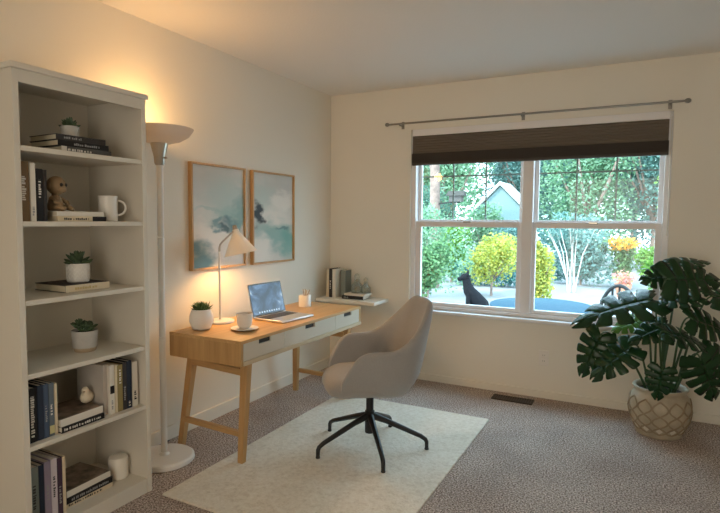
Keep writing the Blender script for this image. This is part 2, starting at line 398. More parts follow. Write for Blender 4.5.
def book(label, loc, size, cover, pages='paper', rz=0, lying=False, title=None, group=None, tilt=0, patch=None):
    """size = (thickness, height, depth); the spine faces +X of the book; loc = bottom centre of the spine edge"""
    t, h, d = size; g = .0025
    o = thing('book', label, 'book', loc, rz, group)
    if tilt: o.rotation_euler = (tilt, 0, rz)
    def bx(mb, x0, x1, a0, a1, h0, h1):       # a: thickness 0..t, h: along height -h/2..h/2 or 0..h
        if lying: mb.box(x0, x1, h0 - h / 2, h1 - h / 2, a0, a1)
        else: mb.box(x0, x1, a0 - t / 2, a1 - t / 2, h0, h1)
    cm = MB(); bx(cm, -d, 0, 0, g, 0, h); bx(cm, -d, 0, t - g, t, 0, h); bx(cm, -g, 0, g, t - g, 0, h)
    cm.build('cover', cover, o, bevel=.001)
    pm = MB(); bx(pm, -d + .004, -g, g, t - g, .004 if lying else .0005, h - .004); pm.build('pages', M[pages], o, smooth=False)
    if title:
        tm = MB(); rr = random.Random(label)
        a, bb = title[1], title[2]; x = a * h
        while x < bb * h:
            ww = rr.uniform(.004, .009)
            bx(tm, 0, .0006, t * .3, t * rr.uniform(.55, .72), x, min(x + ww, h * bb)); x += ww + rr.choice((.0025, .0025, .007))
        tm.build('spine_title', title[0], o, smooth=False)
    if patch:
        tm = MB(); bx(tm, 0, .0005, .001, t - .001, patch[1] * h, patch[2] * h); tm.build('spine_label', patch[0], o, smooth=False)
    return o
TW = mat('title_white', (.75, .72, .66), .6); TK = mat('title_black', (.03, .03, .03), .6); TY = mat('title_gold', (.55, .42, .18), .5); TG = mat('title_grey', (.3, .3, .3), .6)

# --- shelf 1 (top)
z = SH[0]
G = 'books stacked flat on the top shelf'
book('grey book with white lettered spine at the bottom of the top shelf stack', (.355, -2.672, z), (.026, .235, .20), BK['greydark'], 'paper', -.02, True, (TW, .12, .6), G, patch=(BK['white'], .0, .1))
book('black paperback in the middle of the top shelf stack', (.350, -2.682, z + .026), (.025, .235, .20), BK['black'], 'paper', -.035, True, (TG, .3, .8), G)
book('black book on top of the top shelf stack, under the small succulent', (.345, -2.690, z + .051), (.024, .225, .20), BK['charcoal'], 'paper', -.05, True, (TG, .15, .5), G)

def rosette(n_rings, r0, tall, seed, flat=.5):
    rr = random.Random(seed); mb = MB()
    for ring in range(n_rings):
        n = 9 - ring; f = ring / max(1, n_rings - 1)
        L = r0 * (1 - .55 * f); el = math.radians(12 + 68 * f)
        for k in range(n):
            a = 2 * PI * (k + .5 * (ring % 2)) / n + rr.uniform(-.15, .15); e = el + rr.uniform(-.12, .12); l = L * rr.uniform(.85, 1.1)
            d = Vector((math.cos(a) * math.cos(e), math.sin(a) * math.cos(e), math.sin(e))); sd = Vector((-math.sin(a), math.cos(a), 0)); up = d.cross(sd)
            if up.z < 0: up = -up
            base = Vector((0, 0, tall * f)); vs = []; fs = []
            for i, (t, wd) in enumerate(((0, .12), (.35, .2), (.7, .22), (.9, .13), (1.0, .015))):
                c = base + d * (l * t) + up * (l * .12 * t * t)
                for q in range(6):
                    g = 2 * PI * q / 6; vs.append(c + sd * (l * wd * math.cos(g)) + up * (l * wd * flat * math.sin(g)))
            for i in range(4):
                for q in range(6): fs.append((i * 6 + q, i * 6 + (q + 1) % 6, i * 6 + 6 + (q + 1) % 6, i * 6 + 6 + q))
            fs.append(tuple(24 + q for q in range(6))); mb.add(vs, fs)
    return mb
def potted(label, loc, pot_prof, potmat, soil_r, soil_z, plant_mb, plantmat='succ', rz=0, name='potted_succulent'):
    o = thing(name, label, 'plant', loc, rz, None)
    p = MB().lathe(pot_prof, 32).build('pot', potmat, o)
    MB().lathe([(soil_r, -.006), (soil_r, 0), (0, .003)], 24, (0, 0, soil_z)).build('soil', M['soil'], o)
    plant_mb.build('leaves', M[plantmat], o, loc=(0, 0, soil_z))
    return o, p
def cup_prof(r0, r1, h, wall=.004, foot=.9):
    return [(r0 * foot, 0), (r0, .004), (r1, h - .002), (r1 - wall * .5, h), (r1 - wall, h - .003), (r1 - wall - .001, h - .02), (0, h - .021)]
potted('small succulent in a white pot on the books of the top shelf', (.235, -2.668, z + .075), cup_prof(.034, .038, .055), M['matte'], .032, .047, rosette(4, .050, .026, 1))

# --- shelf 2
z = SH[1]
G = 'upright books on the second shelf'
book('brown book with pale spine lettering at the left end of the second shelf', (.378, -2.963, z), (.040, .232, .19), BK['brown'], 'paper', 0, False, (TW, .35, .75), G)
book('slim white book beside the brown one on the second shelf', (.378, -2.928, z), (.022, .228, .19), BK['white'], 'paperw', 0, False, (TG, .1, .25), G)
book('black hardback on the second shelf next to the slim white book', (.378, -2.901, z), (.026, .208, .18), BK['black'], 'paper', 0, False, (TW, .45, .8), G)
book('thin black book beside the seated figurine', (.378, -2.879, z), (.014, .206, .18), BK['charcoal'], 'paper', 0, False, None, G)
G = 'books lying on the second shelf'
book('cream book lying flat on the second shelf with a black end on its spine', (.385, -2.722, z), (.022, .225, .16), BK['cream'], 'paper', 0, True, (TK, .12, .62), G, patch=(BK['black'], .70, 1))
book('plain pale book on top of the cream book on the second shelf', (.382, -2.727, z + .022), (.020, .22, .16), BK['white'], 'paper', .01, True, None, G)
# seated figurine
fg = thing('figurine', 'small tan seated figurine with a round head on the flat books', 'figurine', (.305, -2.79, z + .042), .3); fg.scale = (1.3, 1.3, 1.3)
b = MB(); b.lathe([(0, 0), (.022, .002), (.026, .014), (.020, .036), (.012, .050), (.010, .058)], 16)
b.tube([(.0, .018, .042), (.020, .026, .030), (.034, .014, .022)], [.008, .007, .006], 8); b.tube([(.0, -.018, .042), (.020, -.026, .030), (.034, -.012, .022)], [.008, .007, .006], 8)
b.tube([(.008, .015, .010), (.032, .020, .014), (.050, .018, .006)], [.011, .009, .006], 8); b.tube([(.008, -.015, .010), (.032, -.020, .014), (.050, -.018, .006)], [.011, .009, .006], 8)
b.build('body', M['figure'], fg)
hd = MB().ball((.004, 0, .083), (.030, .028, .031), 16).ball((.024, 0, .072), (.014, .016, .014), 12).build('head', M['figure'], fg)
for s_ in (-1, 1): MB().ball((.031, s_ * .010, .085), (.004, .006, .006), 8).build('eye', M['dark'], hd)
for s_ in (-1, 1): MB().ball((.002, s_ * .028, .080), (.006, .004, .009), 8).build('ear', M['figure'], hd)
# mug
def handle(mb, y, z0, z1, out, r=.005):
    mb.tube(bez((0, y, z1), (0, y + out * 1.3, z1 + .004), (0, y + out * 1.3, z0 - .002), (0, y, z0), 12), r, 8); return mb
mg = thing('mug', 'tall white mug at the right end of the second shelf', 'mug', (.315, -2.545, z), -.6)
MB().lathe([(.036, 0), (.040, .004), (.041, .10), (.042, .115), (.040, .117), (.038, .113), (.037, .02), (0, .018)], 32).build('body', M['ceramic'], mg)
handle(MB(), .039, .03, .095, .036).build('handle', M['ceramic'], mg)

# --- shelf 3
z = SH[2]
book('tan book with a dark cover lying alone on the third shelf', (.325, -2.662, z), (.032, .215, .215), BK['charcoal'], 'paper', 0, True, (TY, .2, .7), patch=(BK['cream'], 0, 1))
pt, pp = potted('succulent in a white pot with carved chevrons on the third shelf', (.225, -2.640, z + .032), [(.044, 0), (.047, .004), (.048, .08), (.046, .084), (.043, .080), (.042, .07), (0, .069)], M['ceramic'], .041, .074, rosette(5, .070, .036, 2))
b = MB()
for k in range(14):
    a0 = 2 * PI * k / 14
    for lvl in range(3):
        for s_ in (-1, 1):
            pts = []
            for i in range(4):
                a = a0 + s_ * (PI / 14) * (i / 3); zz = .014 + lvl * .02 + .018 * i / 3; pts.append((.0483 * math.cos(a), .0483 * math.sin(a), zz))
            b.tube(pts, .0013, 5)
b.build('carved_pattern', mat('pattern_white', (.86, .83, .78), .5), pp)

# --- shelf 4
z = SH[3]
pt, pp = potted('jade succulent in a grey pot with a tan foot on the fourth shelf', (.235, -2.622, z), [(.040, 0), (.044, .012), (.047, .016), (.052, .085), (.050, .088), (.047, .084), (.046, .072), (0, .071)], M['grey_pot'], .045, .078, MB())
MB().lathe([(.0405, -.0), (.0445, .012), (.0475, .017), (.046, .018)], 32, caps=False).build('tan_foot', M['tanclay'], pp)
lv = [c for c in pt.children if c.name.startswith('leaves')][0]; bpy.data.objects.remove(lv); pt.scale = (1.1, 1.1, 1.1)
b = MB()
for cx_, cy_, hh, s_ in ((0, -.025, .03, 3), (.005, .004, .018, 4), (-.01, .03, .012, 5), (.02, -.008, .012, 6), (-.015, -.005, .02, 8)):
    q = rosette(3, .034, .016, s_, .75)
    b.add([(v[0] + cx_, v[1] + cy_, v[2] + hh) for v in q.v], q.f); b.tube([(cx_ * .6, cy_ * .6, 0), (cx_, cy_, hh + .01)], .006, 6)
b.build('leaves', M['succ'], pt, loc=(0, 0, .078))

# --- shelf 5
z = SH[4]
G = 'upright books at the left of the fifth shelf'
for lab, y, t, h, cv, tt, pa in (
    ('slim white book at the left end of the fifth shelf', -2.982, .014, .218, 'white', None, None),
    ('black book with white spine lettering at the left of the fifth shelf', -2.955, .036, .222, 'black', (TW, .1, .85), None),
    ('navy blue book third from the left on the fifth shelf', -2.922, .024, .226, 'navy', None, None),
    ('blue book on the fifth shelf left of the pale yellow labelled one', -2.899, .020, .224, 'blue', (TG, .3, .6), None),
    ('slate blue book with a pale yellow label at the foot of its spine', -2.876, .022, .222, 'slate', (TW, .4, .6), (mat('label_yellow', (.62, .56, .28), .6), .05, .2)),
    ('slim beige book beside the flat stack on the fifth shelf', -2.857, .012, .216, 'cream', None, None)):
    book(lab, (.372, y, z), (t, h, .19), BK[cv], 'paperw', 0, False, tt, G, patch=pa)
G = 'books lying on the fifth shelf'
book('black book with white lettering at the bottom of the fifth shelf stack', (.385, -2.742, z), (.026, .205, .2), BK['black'], 'paperw', .02, True, (TW, .05, .9), G)
book('white spined book with a dark photo cover on the fifth shelf stack', (.380, -2.746, z + .026), (.034, .205, .2), BK['photo'], 'paperw', .03, True, None, G, patch=(BK['white'], 0, 1))
bd = thing('bird_figurine', 'small cream bird figurine on the flat books of the fifth shelf', 'figurine', (.285, -2.655, z + .060), -.9)
b = MB(); b.ball((0, 0, .028), (.042, .028, .028), 14).ball((.022, 0, .062), (.017, .016, .018), 12); b.tube([(.014, 0, .035), (.022, 0, .06)], [.022, .014], 10); b.tube([(-.03, 0, .032), (-.058, 0, .040)], [.018, .006], 8)
b.build('body', M['bird'], bd)
MB().tube([(.036, 0, .062), (.050, 0, .060)], [.006, .001], 6).build('beak', M['tanclay'], bd)
G = 'upright books at the right of the fifth shelf'
book('large grey art book leaning behind the bird figurine', (.355, -2.612, z), (.020, .232, .185), BK['artgrey'], 'paperw', 0, False, None, G)
for lab, y, t, h, cv, tt, pa in (
    ('white book with a black block on its spine, fifth shelf', -2.588, .024, .228, 'white', (TG, .1, .3), (BK['black'], .42, .58)),
    ('cream book between the black-blocked and the olive tan books', -2.567, .014, .224, 'cream', None, None),
    ('olive tan book in the right group of the fifth shelf', -2.545, .026, .220, 'olive', (TW, .6, .9), None),
    ('charcoal book right of the olive tan book', -2.520, .022, .226, 'charcoal', (TG, .2, .5), None),
    ('navy black book in the right group of the fifth shelf', -2.494, .026, .228, 'navy', (TW, .05, .15), None),
    ('white book with ruled spine at the right end of the fifth shelf', -2.462, .030, .216, 'white', (TK, .15, .35), None)):
    book(lab, (.372, y, z), (t, h, .18), BK[cv], 'paperw', 0, False, tt, G, patch=pa)

# --- shelf 6 (bottom)
z = SH[5]
G = 'upright books on the bottom shelf'
for lab, y, t, h, cv, tt in (
    ('black book with white lettering at the left end of the bottom shelf', -2.974, .028, .245, 'black', (TW, .35, .7)),
    ('grey green book second from the left on the bottom shelf', -2.941, .036, .252, 'greygreen', (TK, .3, .7)),
    ('dark navy book between the grey green and lavender books', -2.911, .022, .25, 'navy', None),
    ('lavender book on the bottom shelf', -2.885, .028, .255, 'lavender', (TG, .35, .6)),
    ('pale lilac book with dark lettering on the bottom shelf', -2.857, .026, .256, 'lilac', (TK, .35, .7)),
    ('dark plum book right of the pale lilac book', -2.832, .022, .25, 'plum', (TG, .2, .5)),
    ('slim cream book at the right end of the upright bottom row', -2.813, .014, .248, 'cream', None)):
    book(lab, (.345, y, z), (t, h, .20), BK[cv], 'paperw', 0, False, tt, G)
G = 'books lying on the bottom shelf'
book('cream book with dark lettering at the bottom of the lowest stack', (.325, -2.678, z), (.022, .235, .2), BK['cream'], 'paperw', .0, True, (TK, .05, .75), G)
book('black book in the middle of the lowest stack', (.330, -2.680, z + .022), (.028, .235, .205), BK['black'], 'paper', .03, True, (TG, .1, .9), G)
book('white spined book with a dark patterned cover on top of the lowest stack', (.325, -2.682, z + .050), (.030, .225, .205), BK['photo'], 'paperw', .05, True, None, G, patch=(BK['white'], 0, 1))
b = MB().lathe([(0, 0), (.040, 0), (.045, .006), (.046, .09), (.042, .104), (.030, .110), (0, .111)], 32)
tag(b.build('candle', M['soft_white'], loc=(.27, -2.485, z)), 'white pillar candle at the right end of the bottom shelf', 'candle')

# ------------------------------------------------------------------ floor lamp
LX, LY = .20, -2.135
fl = thing('floor_lamp', 'white torchiere floor lamp between the bookcase and the desk', 'floor lamp', (LX, LY, 0))
MB().lathe([(0, 0), (.155, 0), (.162, .006), (.160, .024), (.150, .032), (.03, .036), (.022, .05), (0, .05)], 48).build('base', M['lampwhite'], fl)
for z0, z1 in ((.04, .69), (.694, 1.236), (1.24, 1.635)):
    MB().lathe([(.0, z0), (.0165, z0), (.0175, z0 + .004), (.0175, z1 - .004), (.0165, z1), (0, z1)], 20).build('pole', M['lampwhite'], fl)
MB().lathe([(.0, 1.622), (.022, 1.622), (.027, 1.632), (.030, 1.667), (.046, 1.735), (.046, 1.742), (0, 1.742)], 28).build('neck', M['nickel'], fl)
MB().lathe([(.0, 1.738), (.055, 1.738), (.11, 1.752), (.152, 1.778), (.174, 1.808), (.178, 1.817), (.174, 1.816), (.148, 1.786), (.105, 1.764), (.05, 1.750), (0, 1.750)], 48).build('bowl', M['bowl'], fl)
MB().ball((0, 0, 1.795), (.03, .03, .035), 12).build('bulb', M['bulb'], fl)
MB().tube([(.045, .009, 1.66), (.034, .005, 1.66), (.028, .005, 1.66)], .005, 8).build('switch', M['nickel'], fl)
MB().tube(bez((-.14, 0, .006), (-.17, .03, .004), (-.17, .12, .004), (-.178, .2, .004)), .004, 6).build('power_cord', M['cordk'], fl)
pl = bpy.data.lights.new('torchiere_light', 'POINT'); pl.energy = 3.5; pl.color = (1, .54, .19); pl.shadow_soft_size = .05
po = bpy.data.objects.new('torchiere_light', pl); C.objects.link(po); po.parent = fl; po.location = (0, 0, 1.89)

# ------------------------------------------------------------------ pictures
def picture(label, y0, y1, z0, z1, pm):
    o = thing('framed_picture', label, 'picture', (0, (y0 + y1) / 2, (z0 + z1) / 2), 0, 'abstract prints above the desk')
    hy, hz = (y1 - y0) / 2, (z1 - z0) / 2; f = .014
    b = MB(); b.box(.001, .032, -hy, -hy + f, -hz, hz); b.box(.001, .032, hy - f, hy, -hz, hz)
    b.box(.001, .032, -hy + f, hy - f, -hz, -hz + f); b.box(.001, .032, -hy + f, hy - f, hz - f, hz)
    b.build('frame', M['oakz'], o, bevel=.002)
    box(.006, .018, -hy + f, hy - f, -hz + f, hz - f).build('print', pm, o, smooth=False)
    return o
TE = (.23, .42, .39); DT = (.05, .15, .17); GR = (.50, .49, .45); WHT = (.78, .74, .67); SE = (.42, .53, .49)
p1 = painting('print_teal_left', (.66, .63, .57), [(-.05, .22, .30, .16, GR, .8, .75), (.08, .08, .22, .22, SE, .9, .8), (.10, -.02, .16, .10, TE, .7, .6), (.05, -.07, .16, .05, DT, .7, .85),
    (-.12, -.12, .20, .10, WHT, .6, .9), (.10, -.20, .2, .1, WHT, .6, .8), (-.19, -.27, .13, .13, (.11, .25, .28), .5, .95), (-.1, .04, .14, .02, TE, .6, .4), (.2, .0, .05, .2, (.16, .33, .32), .7, .6), (.03, -.10, .06, .03, (.03, .09, .10), .6, .9), (-.02, -.06, .03, .06, (.10, .24, .25), .6, .7)], 1.3)
p2 = painting('print_teal_right', (.64, .62, .56), [(.1, .22, .26, .14, GR, .7, .8), (-.14, .16, .16, .14, SE, .9, .7), (.12, .13, .16, .08, WHT, .5, .8), (0, 0, .26, .08, WHT, .7, .6),
    (.0, -.14, .28, .12, TE, .6, .9), (.18, -.2, .12, .16, (.14, .38, .34), .6, .8), (-.17, -.24, .16, .12, WHT, .5, .9), (-.19, .02, .06, .10, (.012, .02, .022), .45, 1), (.12, -.08, .1, .02, DT, .6, .6)], 4.1)
picture('left wood framed abstract print with a dark teal patch in its lower corner', -1.735, -1.215, 1.012, 1.692, p1)
picture('right wood framed abstract teal print with a black patch at its left edge', -1.14, -.615, 1.010, 1.690, p2)

# ------------------------------------------------------------------ desk
DX0, DX1, DY0_, DY1_, DT_ = .145, .662, -2.035, -.672, .698
dk = thing('desk', 'long oak desk with three pale drawers in front of the pictures', 'desk', (0, 0, 0))
box(DX0, DX1, DY0_, DY1_, DT_ - .018, DT_).build('desk_top', M['oak'], dk, bevel=.0015)
b = MB()
for i in range(4):
    x0 = DX0 + .001 + (DX1 - DX0 - .002) * i / 4; b.box(x0, x0 + (DX1 - DX0 - .002) / 4 - .0012, DY0_ + .001, DY0_ + .02, DT_ - .137, DT_ - .018)
b.build('end_panel', M['oakz'], dk)
box(DX0 + .001, DX1 - .001, DY1_ - .02, DY1_ - .001, DT_ - .1135, DT_ - .018).build('end_panel', M['oakz'], dk)
box(DX0 + .001, DX0 + .018, DY0_ + .02, DY1_ - .02, DT_ - .1135, DT_ - .018).build('back_rail', M['oak'], dk)
box(DX0 + .018, DX1 + .005, DY0_ + .0205, DY1_ - .001, DT_ - .137, DT_ - .1135).build('case_bottom', M['oakpale'], dk, bevel=.001)
ys = [DY0_ + .021, -1.640, -1.045, DY1_ - .021]
for i in range(3):
    y0, y1 = ys[i] + .002, ys[i + 1] - .002; yc = (y0 + y1) / 2 + (.0, -.02, .0)[i]
    dr = MB(); za, zb_ = DT_ - .112, DT_ - .0185
    dr.box(DX1 - .018, DX1 - .002, y0, yc - .055, za, zb_); dr.box(DX1 - .018, DX1 - .002, yc + .055, y1, za, zb_); dr.box(DX1 - .018, DX1 - .002, yc - .055, yc + .055, za, zb_ - .026)
    dr.box(DX0 + .03, DX1 - .06, y0 + .01, y1 - .01, za + .004, za + .012)
    d_ = dr.build('drawer', M['drawer'], dk, smooth=False)
    box(DX1 - .04, DX1 - .012, yc - .0548, yc + .0548, zb_ - .0258, zb_ - .0003).build('slot_shade', M['dark'], d_, smooth=False)  # dark block standing in for the shade inside the cut-out
def leg(p0, p1, w0, w1):
    vs = []
    for p, w_ in ((p0, w0), (p1, w1)):
        for sx_, sy_ in ((-1, -1), (1, -1), (1, 1), (-1, 1)): vs.append((p[0] + sx_ * w_ / 2, p[1] + sy_ * w_ / 2, p[2]))
    return MB().add(vs, [(0, 1, 2, 3), (7, 6, 5, 4), (0, 4, 5, 1), (1, 5, 6, 2), (2, 6, 7, 3), (3, 7, 4, 0)])
zt = DT_ - .137
for yt, yb in ((-1.93, -1.975), (-.80, -.755)):
    leg((.612, yt, zt), (.612, yb, .0125), .046, .034).build('leg', M['oakz'], dk, bevel=.003)
    leg((.175, yt + (.05 if yt < -1.5 else -.0), zt), (.135, yb + (.03 if yt < -1.5 else 0), 0), .046, .034).build('leg', M['oakz'], dk, bevel=.003)
    leg_y = yt * .55 + yb * .45
    b = MB(); b.tube([(.185, yt + (.045 if yt < -1.5 else 0) - .006, zt - .058), (.60, yt - .006, zt - .058)], .026, 4); b.build('apron_rail', M['oakx'], dk, bevel=.002)
    b = MB(); b.tube([(.16, yb + (.035 if yt < -1.5 else 0), .165), (.60, yb + .012 * (1 if yt < -1.5 else -1), .165)], .02, 4); b.build('stretcher', M['oakx'], dk, bevel=.002)

ZD = DT_
# potted plant on desk
o, p_ = potted('small leafy plant in a round white pot at the near end of the desk', (.252, -1.893, ZD), [(.036, 0), (.045, .006), (.058, .04), (.056, .07), (.046, .098), (.042, .1), (.040, .096), (.040, .088), (0, .087)], M['ceramic'], .039, .09, MB(), 'grass', name='potted_plant'); o.scale = (1.18, 1.18, 1.18)
lv = [c for c in o.children if c.name.startswith('leaves')][0]; bpy.data.objects.remove(lv)
b = MB(); rr = random.Random(5)
for i in range(190):
    a = rr.uniform(0, 2 * PI); r0 = rr.uniform(0, .03); e = rr.uniform(.5, 1.45); l = rr.uniform(.028, .052)
    p0 = Vector((r0 * math.cos(a), r0 * math.sin(a), 0)); d = Vector((math.cos(a) * math.cos(e), math.sin(a) * math.cos(e), math.sin(e))); sd = Vector((-math.sin(a), math.cos(a), 0)) * .0055
    mid = p0 + d * l * .6; tip = p0 + d * l; up = d.cross(sd).normalized() * .002
    b.add([p0 - sd * .5, p0 + sd * .5, mid + sd, mid - sd, tip, mid + up], [(0, 1, 5), (1, 2, 5), (2, 4, 5), (4, 3, 5), (3, 0, 5)])
b.build('leaves', M['grass'], o, loc=(0, 0, .09), smooth=False)

# desk lamp
dl = thing('desk_lamp', 'white desk lamp with a cone shade glowing onto the desk', 'desk lamp', (.198, -1.675, ZD))
MB().lathe([(0, 0), (.085, 0), (.088, .004), (.086, .013), (.05, .017), (0, .018)], 40).build('base', M['lampwhite'], dl)
MB().tube([(0, 0, .015), (0, -.002, .44)], .007, 12).build('stem', M['lampwhite'], dl)
MB().tube([(0, -.002, .44), (0, -.001, .465), (0, .006, .483), (.001, .022, .497), (.005, .135, .570)], .006, 10).build('arm', M['nickel'], dl)
ax = Vector((.20, .10, -1)).normalized(); apex = Vector((.006, .140, .575))
q = ax.to_track_quat('Z', 'Y')
sh = bpy.data.objects.new('shade_tmp', None); bpy.data.objects.remove(sh)
MB().lathe([(.020, .0), (.022, .02), (.104, .155), (.108, .158), (.106, .160), (.100, .154), (.020, .026), (0, .024)], 40).build('shade', M['shade'], dl, loc=apex, rot=q.to_euler())
MB().lathe([(0, -.028), (.011, -.028), (.014, -.02), (.016, .0), (0, .001)], 20).build('socket', M['nickel'], dl, loc=apex, rot=q.to_euler())
MB().ball((0, 0, 0), (.02, .02, .024), 12).build('bulb', M['bulb'], dl, loc=apex + ax * .062)
pl = bpy.data.lights.new('desk_lamp_light', 'POINT'); pl.energy = 9.5; pl.color = (1, .54, .20); pl.shadow_soft_size = .03
po = bpy.data.objects.new('desk_lamp_light', pl); C.objects.link(po); po.parent = dl; po.location = apex + ax * .105
MB().tube(bez((-.08, -.02, .008), (-.1, -.08, .01), (-.125, -.10, -.02), (-.13, -.115, -.3), 14) + bez((-.13, -.115, -.3), (-.13, -.12, -.5), (-.14, -.16, -.60), (-.15, -.20, -.668), 10)[1:], .003, 6).build('power_cord', M['cord'], dl)

# coffee cup
cp = thing('coffee_cup', 'white coffee cup standing on its saucer on the desk', 'cup', (.478, -1.782, ZD + .0096), .9); cp.scale = (1.2, 1.2, 1.2)
MB().lathe([(.022, 0), (.024, .004), (.033, .012), (.037, .03), (.039, .072), (.0375, .073), (.0365, .06), (.035, .02), (0, .016)], 32).build('body', M['ceramic'], cp)
handle(MB(), .037, .020, .058, .024, .004).build('handle', M['ceramic'], cp)
MB().lathe([(.0362, .055), (0, .0555)], 24, caps=False).build('coffee', mat('coffee', (.10, .05, .02), .3), cp)
b = MB().lathe([(0, 0), (.042, 0), (.052, .002), (.080, .011), (.080, .013), (.052, .008), (.034, .0095), (0, .0095)], 40)
tag(b.build('saucer', M['ceramic'], loc=(.478, -1.782, ZD)), 'white saucer under the coffee cup', 'saucer')

# laptop
lp = thing('laptop', 'open silver laptop showing a blue picture on the desk', 'laptop', (.335, -1.352, ZD), math.radians(-5))
# local: +X towards the user, Y along the hinge
b = box(0, .245, -.16, .16, .002, .015).build('base', M['alu'], lp, bevel=.004)
km = MB()
for r_ in range(5):
    for k in range(13):
        km.box(.028 + r_ * .019, .028 + r_ * .019 + .016, -.140 + k * .0216, -.140 + k * .0216 + .0186, .015, .0162)
box(.024, .125, -.146, .146, .0148, .0153).build('keyboard_well', M['key'], lp)
km.build('keyboard', M['key'], lp, smooth=False)
box(.145, .225, -.055, .055, .0148, .0154).build('trackpad', mat('trackpad', (.58, .57, .56), .3, .4), lp)
MB().tube([(.003, -.13, .014), (.003, .13, .014)], .006, 10).build('hinge', M['key'], lp)
ld = MB(); ld.box(-.006, 0, -.16, .16, 0, .215)
lid = ld.build('lid', M['alu'], lp, bevel=.003, loc=(.004, 0, .014), rot=(0, math.radians(-14), 0))
box(0, .0006, -.157, .157, .004, .212).build('bezel', mat('bezel', (.015, .015, .017), .3), lid)
sm = bpy.data.materials.new('screen_picture'); sm.use_nodes = True; nt = sm.node_tree; pb = nt.nodes['Principled BSDF']
pb.inputs['Base Color'].default_value = (.01, .01, .012, 1); pb.inputs['Roughness'].default_value = .25
t = nt.nodes.new('ShaderNodeTexCoord'); mp = nt.nodes.new('ShaderNodeMapping'); mp.inputs['Scale'].default_value = (1, 8, 11); nt.links.new(t.outputs['Object'], mp.inputs[0])
n = nt.nodes.new('ShaderNodeTexNoise'); n.inputs['Scale'].default_value = 1.0; n.inputs['Detail'].default_value = 6; n.inputs['Distortion'].default_value = .8; nt.links.new(mp.outputs[0], n.inputs['Vector'])
r = nt.nodes.new('ShaderNodeValToRGB'); nt.links.new(n.outputs['Fac'], r.inputs[0])
els = r.color_ramp.elements; els[0].position = .40; els[0].color = (.008, .02, .05, 1); els[1].position = .74; els[1].color = (.70, .78, .86, 1)
e = els.new(.50); e.color = (.03, .07, .15, 1); e = els.new(.62); e.color = (.13, .22, .37, 1)
nt.links.new(r.outputs[0], pb.inputs['Emission Color']); pb.inputs['Emission Strength'].default_value = .62
scr = box(.0006, .0010, -.150, .150, .012, .203).build('screen', sm, lid, smooth=False)
b = MB()
for k in range(9): b.box(.0010, .0013, -.10 + k * .0235, -.10 + k * .0235 + .012, .018, .028)
b.build('dock_icons', mat('dock_icons', (.3, .4, .5), .5, emit=(.55, .68, .8), estr=.6), scr, smooth=False)

# reed jar
rj = thing('reed_diffuser', 'white jar with short reeds at the far end of the desk', 'diffuser', (.315, -.90, ZD))
MB().lathe([(0, 0), (.042, 0), (.045, .004), (.045, .082), (.042, .087), (.038, .084), (.037, .07), (0, .069)], 32).build('jar', M['ceramic'], rj)
b = MB()
for dx, dy in ((.02, .012), (-.018, .015), (.004, -.022), (-.01, .024), (.018, -.012)):
    b.tube([(dx * .4, dy * .4, .07), (dx * 1.6, dy * 1.4, .125)], .0035, 6)
b.build('reeds', mat('reed', (.55, .42, .28), .6), rj)

# ------------------------------------------------------------------ wall shelf in the corner
SZ = .665
tag(box(.02, .585, -.28, -.0005, SZ - .028, SZ).build('wall_shelf', M['soft_white'], bevel=.003), 'white floating shelf in the corner beyond the desk', 'shelf')
G = 'upright books on the corner shelf'
book('cream book at the left of the corner shelf', (.085, -.19, SZ), (.026, .248, .15), BK['cream'], 'paper', -PI / 2, False, None, G)
book('dark brown spined book on the corner shelf between two cream ones', (.114, -.19, SZ), (.028, .250, .15), BK['charcoal'], 'paper', -PI / 2, False, (TW, .3, .6), G)
book('wide cream white book on the corner shelf left of the glass bottles', (.150, -.19, SZ), (.034, .246, .15), BK['white'], 'paper', -PI / 2, False, None, G)
book('sage green book standing behind the glass bottles on the corner shelf', (.205, -.13, SZ), (.05, .235, .11), BK['greygreen'], 'paper', -PI / 2, False, None, G)
G = 'books lying on the corner shelf'
book('black spined book lying flat on the corner shelf', (.34, -.205, SZ), (.03, .20, .14), BK['black'], 'paperw', -PI / 2 + .05, True, (TG, .1, .3), G)
book('pale book on top of the black one on the corner shelf', (.355, -.20, SZ + .03), (.018, .20, .14), BK['white'], 'paperw', -PI / 2 - .04, True, None, G)
for i, (x, y, s_, lab) in enumerate(((.345, -.13, 1.35, 'taller clear glass bottle with a ring stopper on the corner shelf books'), (.425, -.12, 1.1, 'shorter clear glass bottle at the right of the corner shelf books'))):
    gb = thing('glass_bottle', lab, 'bottle', (x, y, SZ + .048), 0, 'glass bottles on the corner shelf')
    MB().lathe([(0, 0), (.034 * s_, 0), (.040 * s_, .01), (.040 * s_, .045 * s_), (.022 * s_, .068 * s_), (.017 * s_, .075 * s_), (.018 * s_, .088 * s_), (.015 * s_, .088 * s_), (.014 * s_, .074 * s_), (.036 * s_, .043 * s_), (.036 * s_, .006), (0, .005)], 24).build('bottle_body', M['jar'], gb)
    MB().ball((0, 0, .105 * s_), (.02 * s_, .012 * s_, .02 * s_), 12).build('stopper', M['jar'], gb)

# ------------------------------------------------------------------ rug
rv = []
b = MB(); b.box(.492, 1.642, -2.42, -.668, 0, .012)
tag(b.build('rug', M['rug'], bevel=.005), 'cream woven rug under the chair and the desk legs', 'rug')

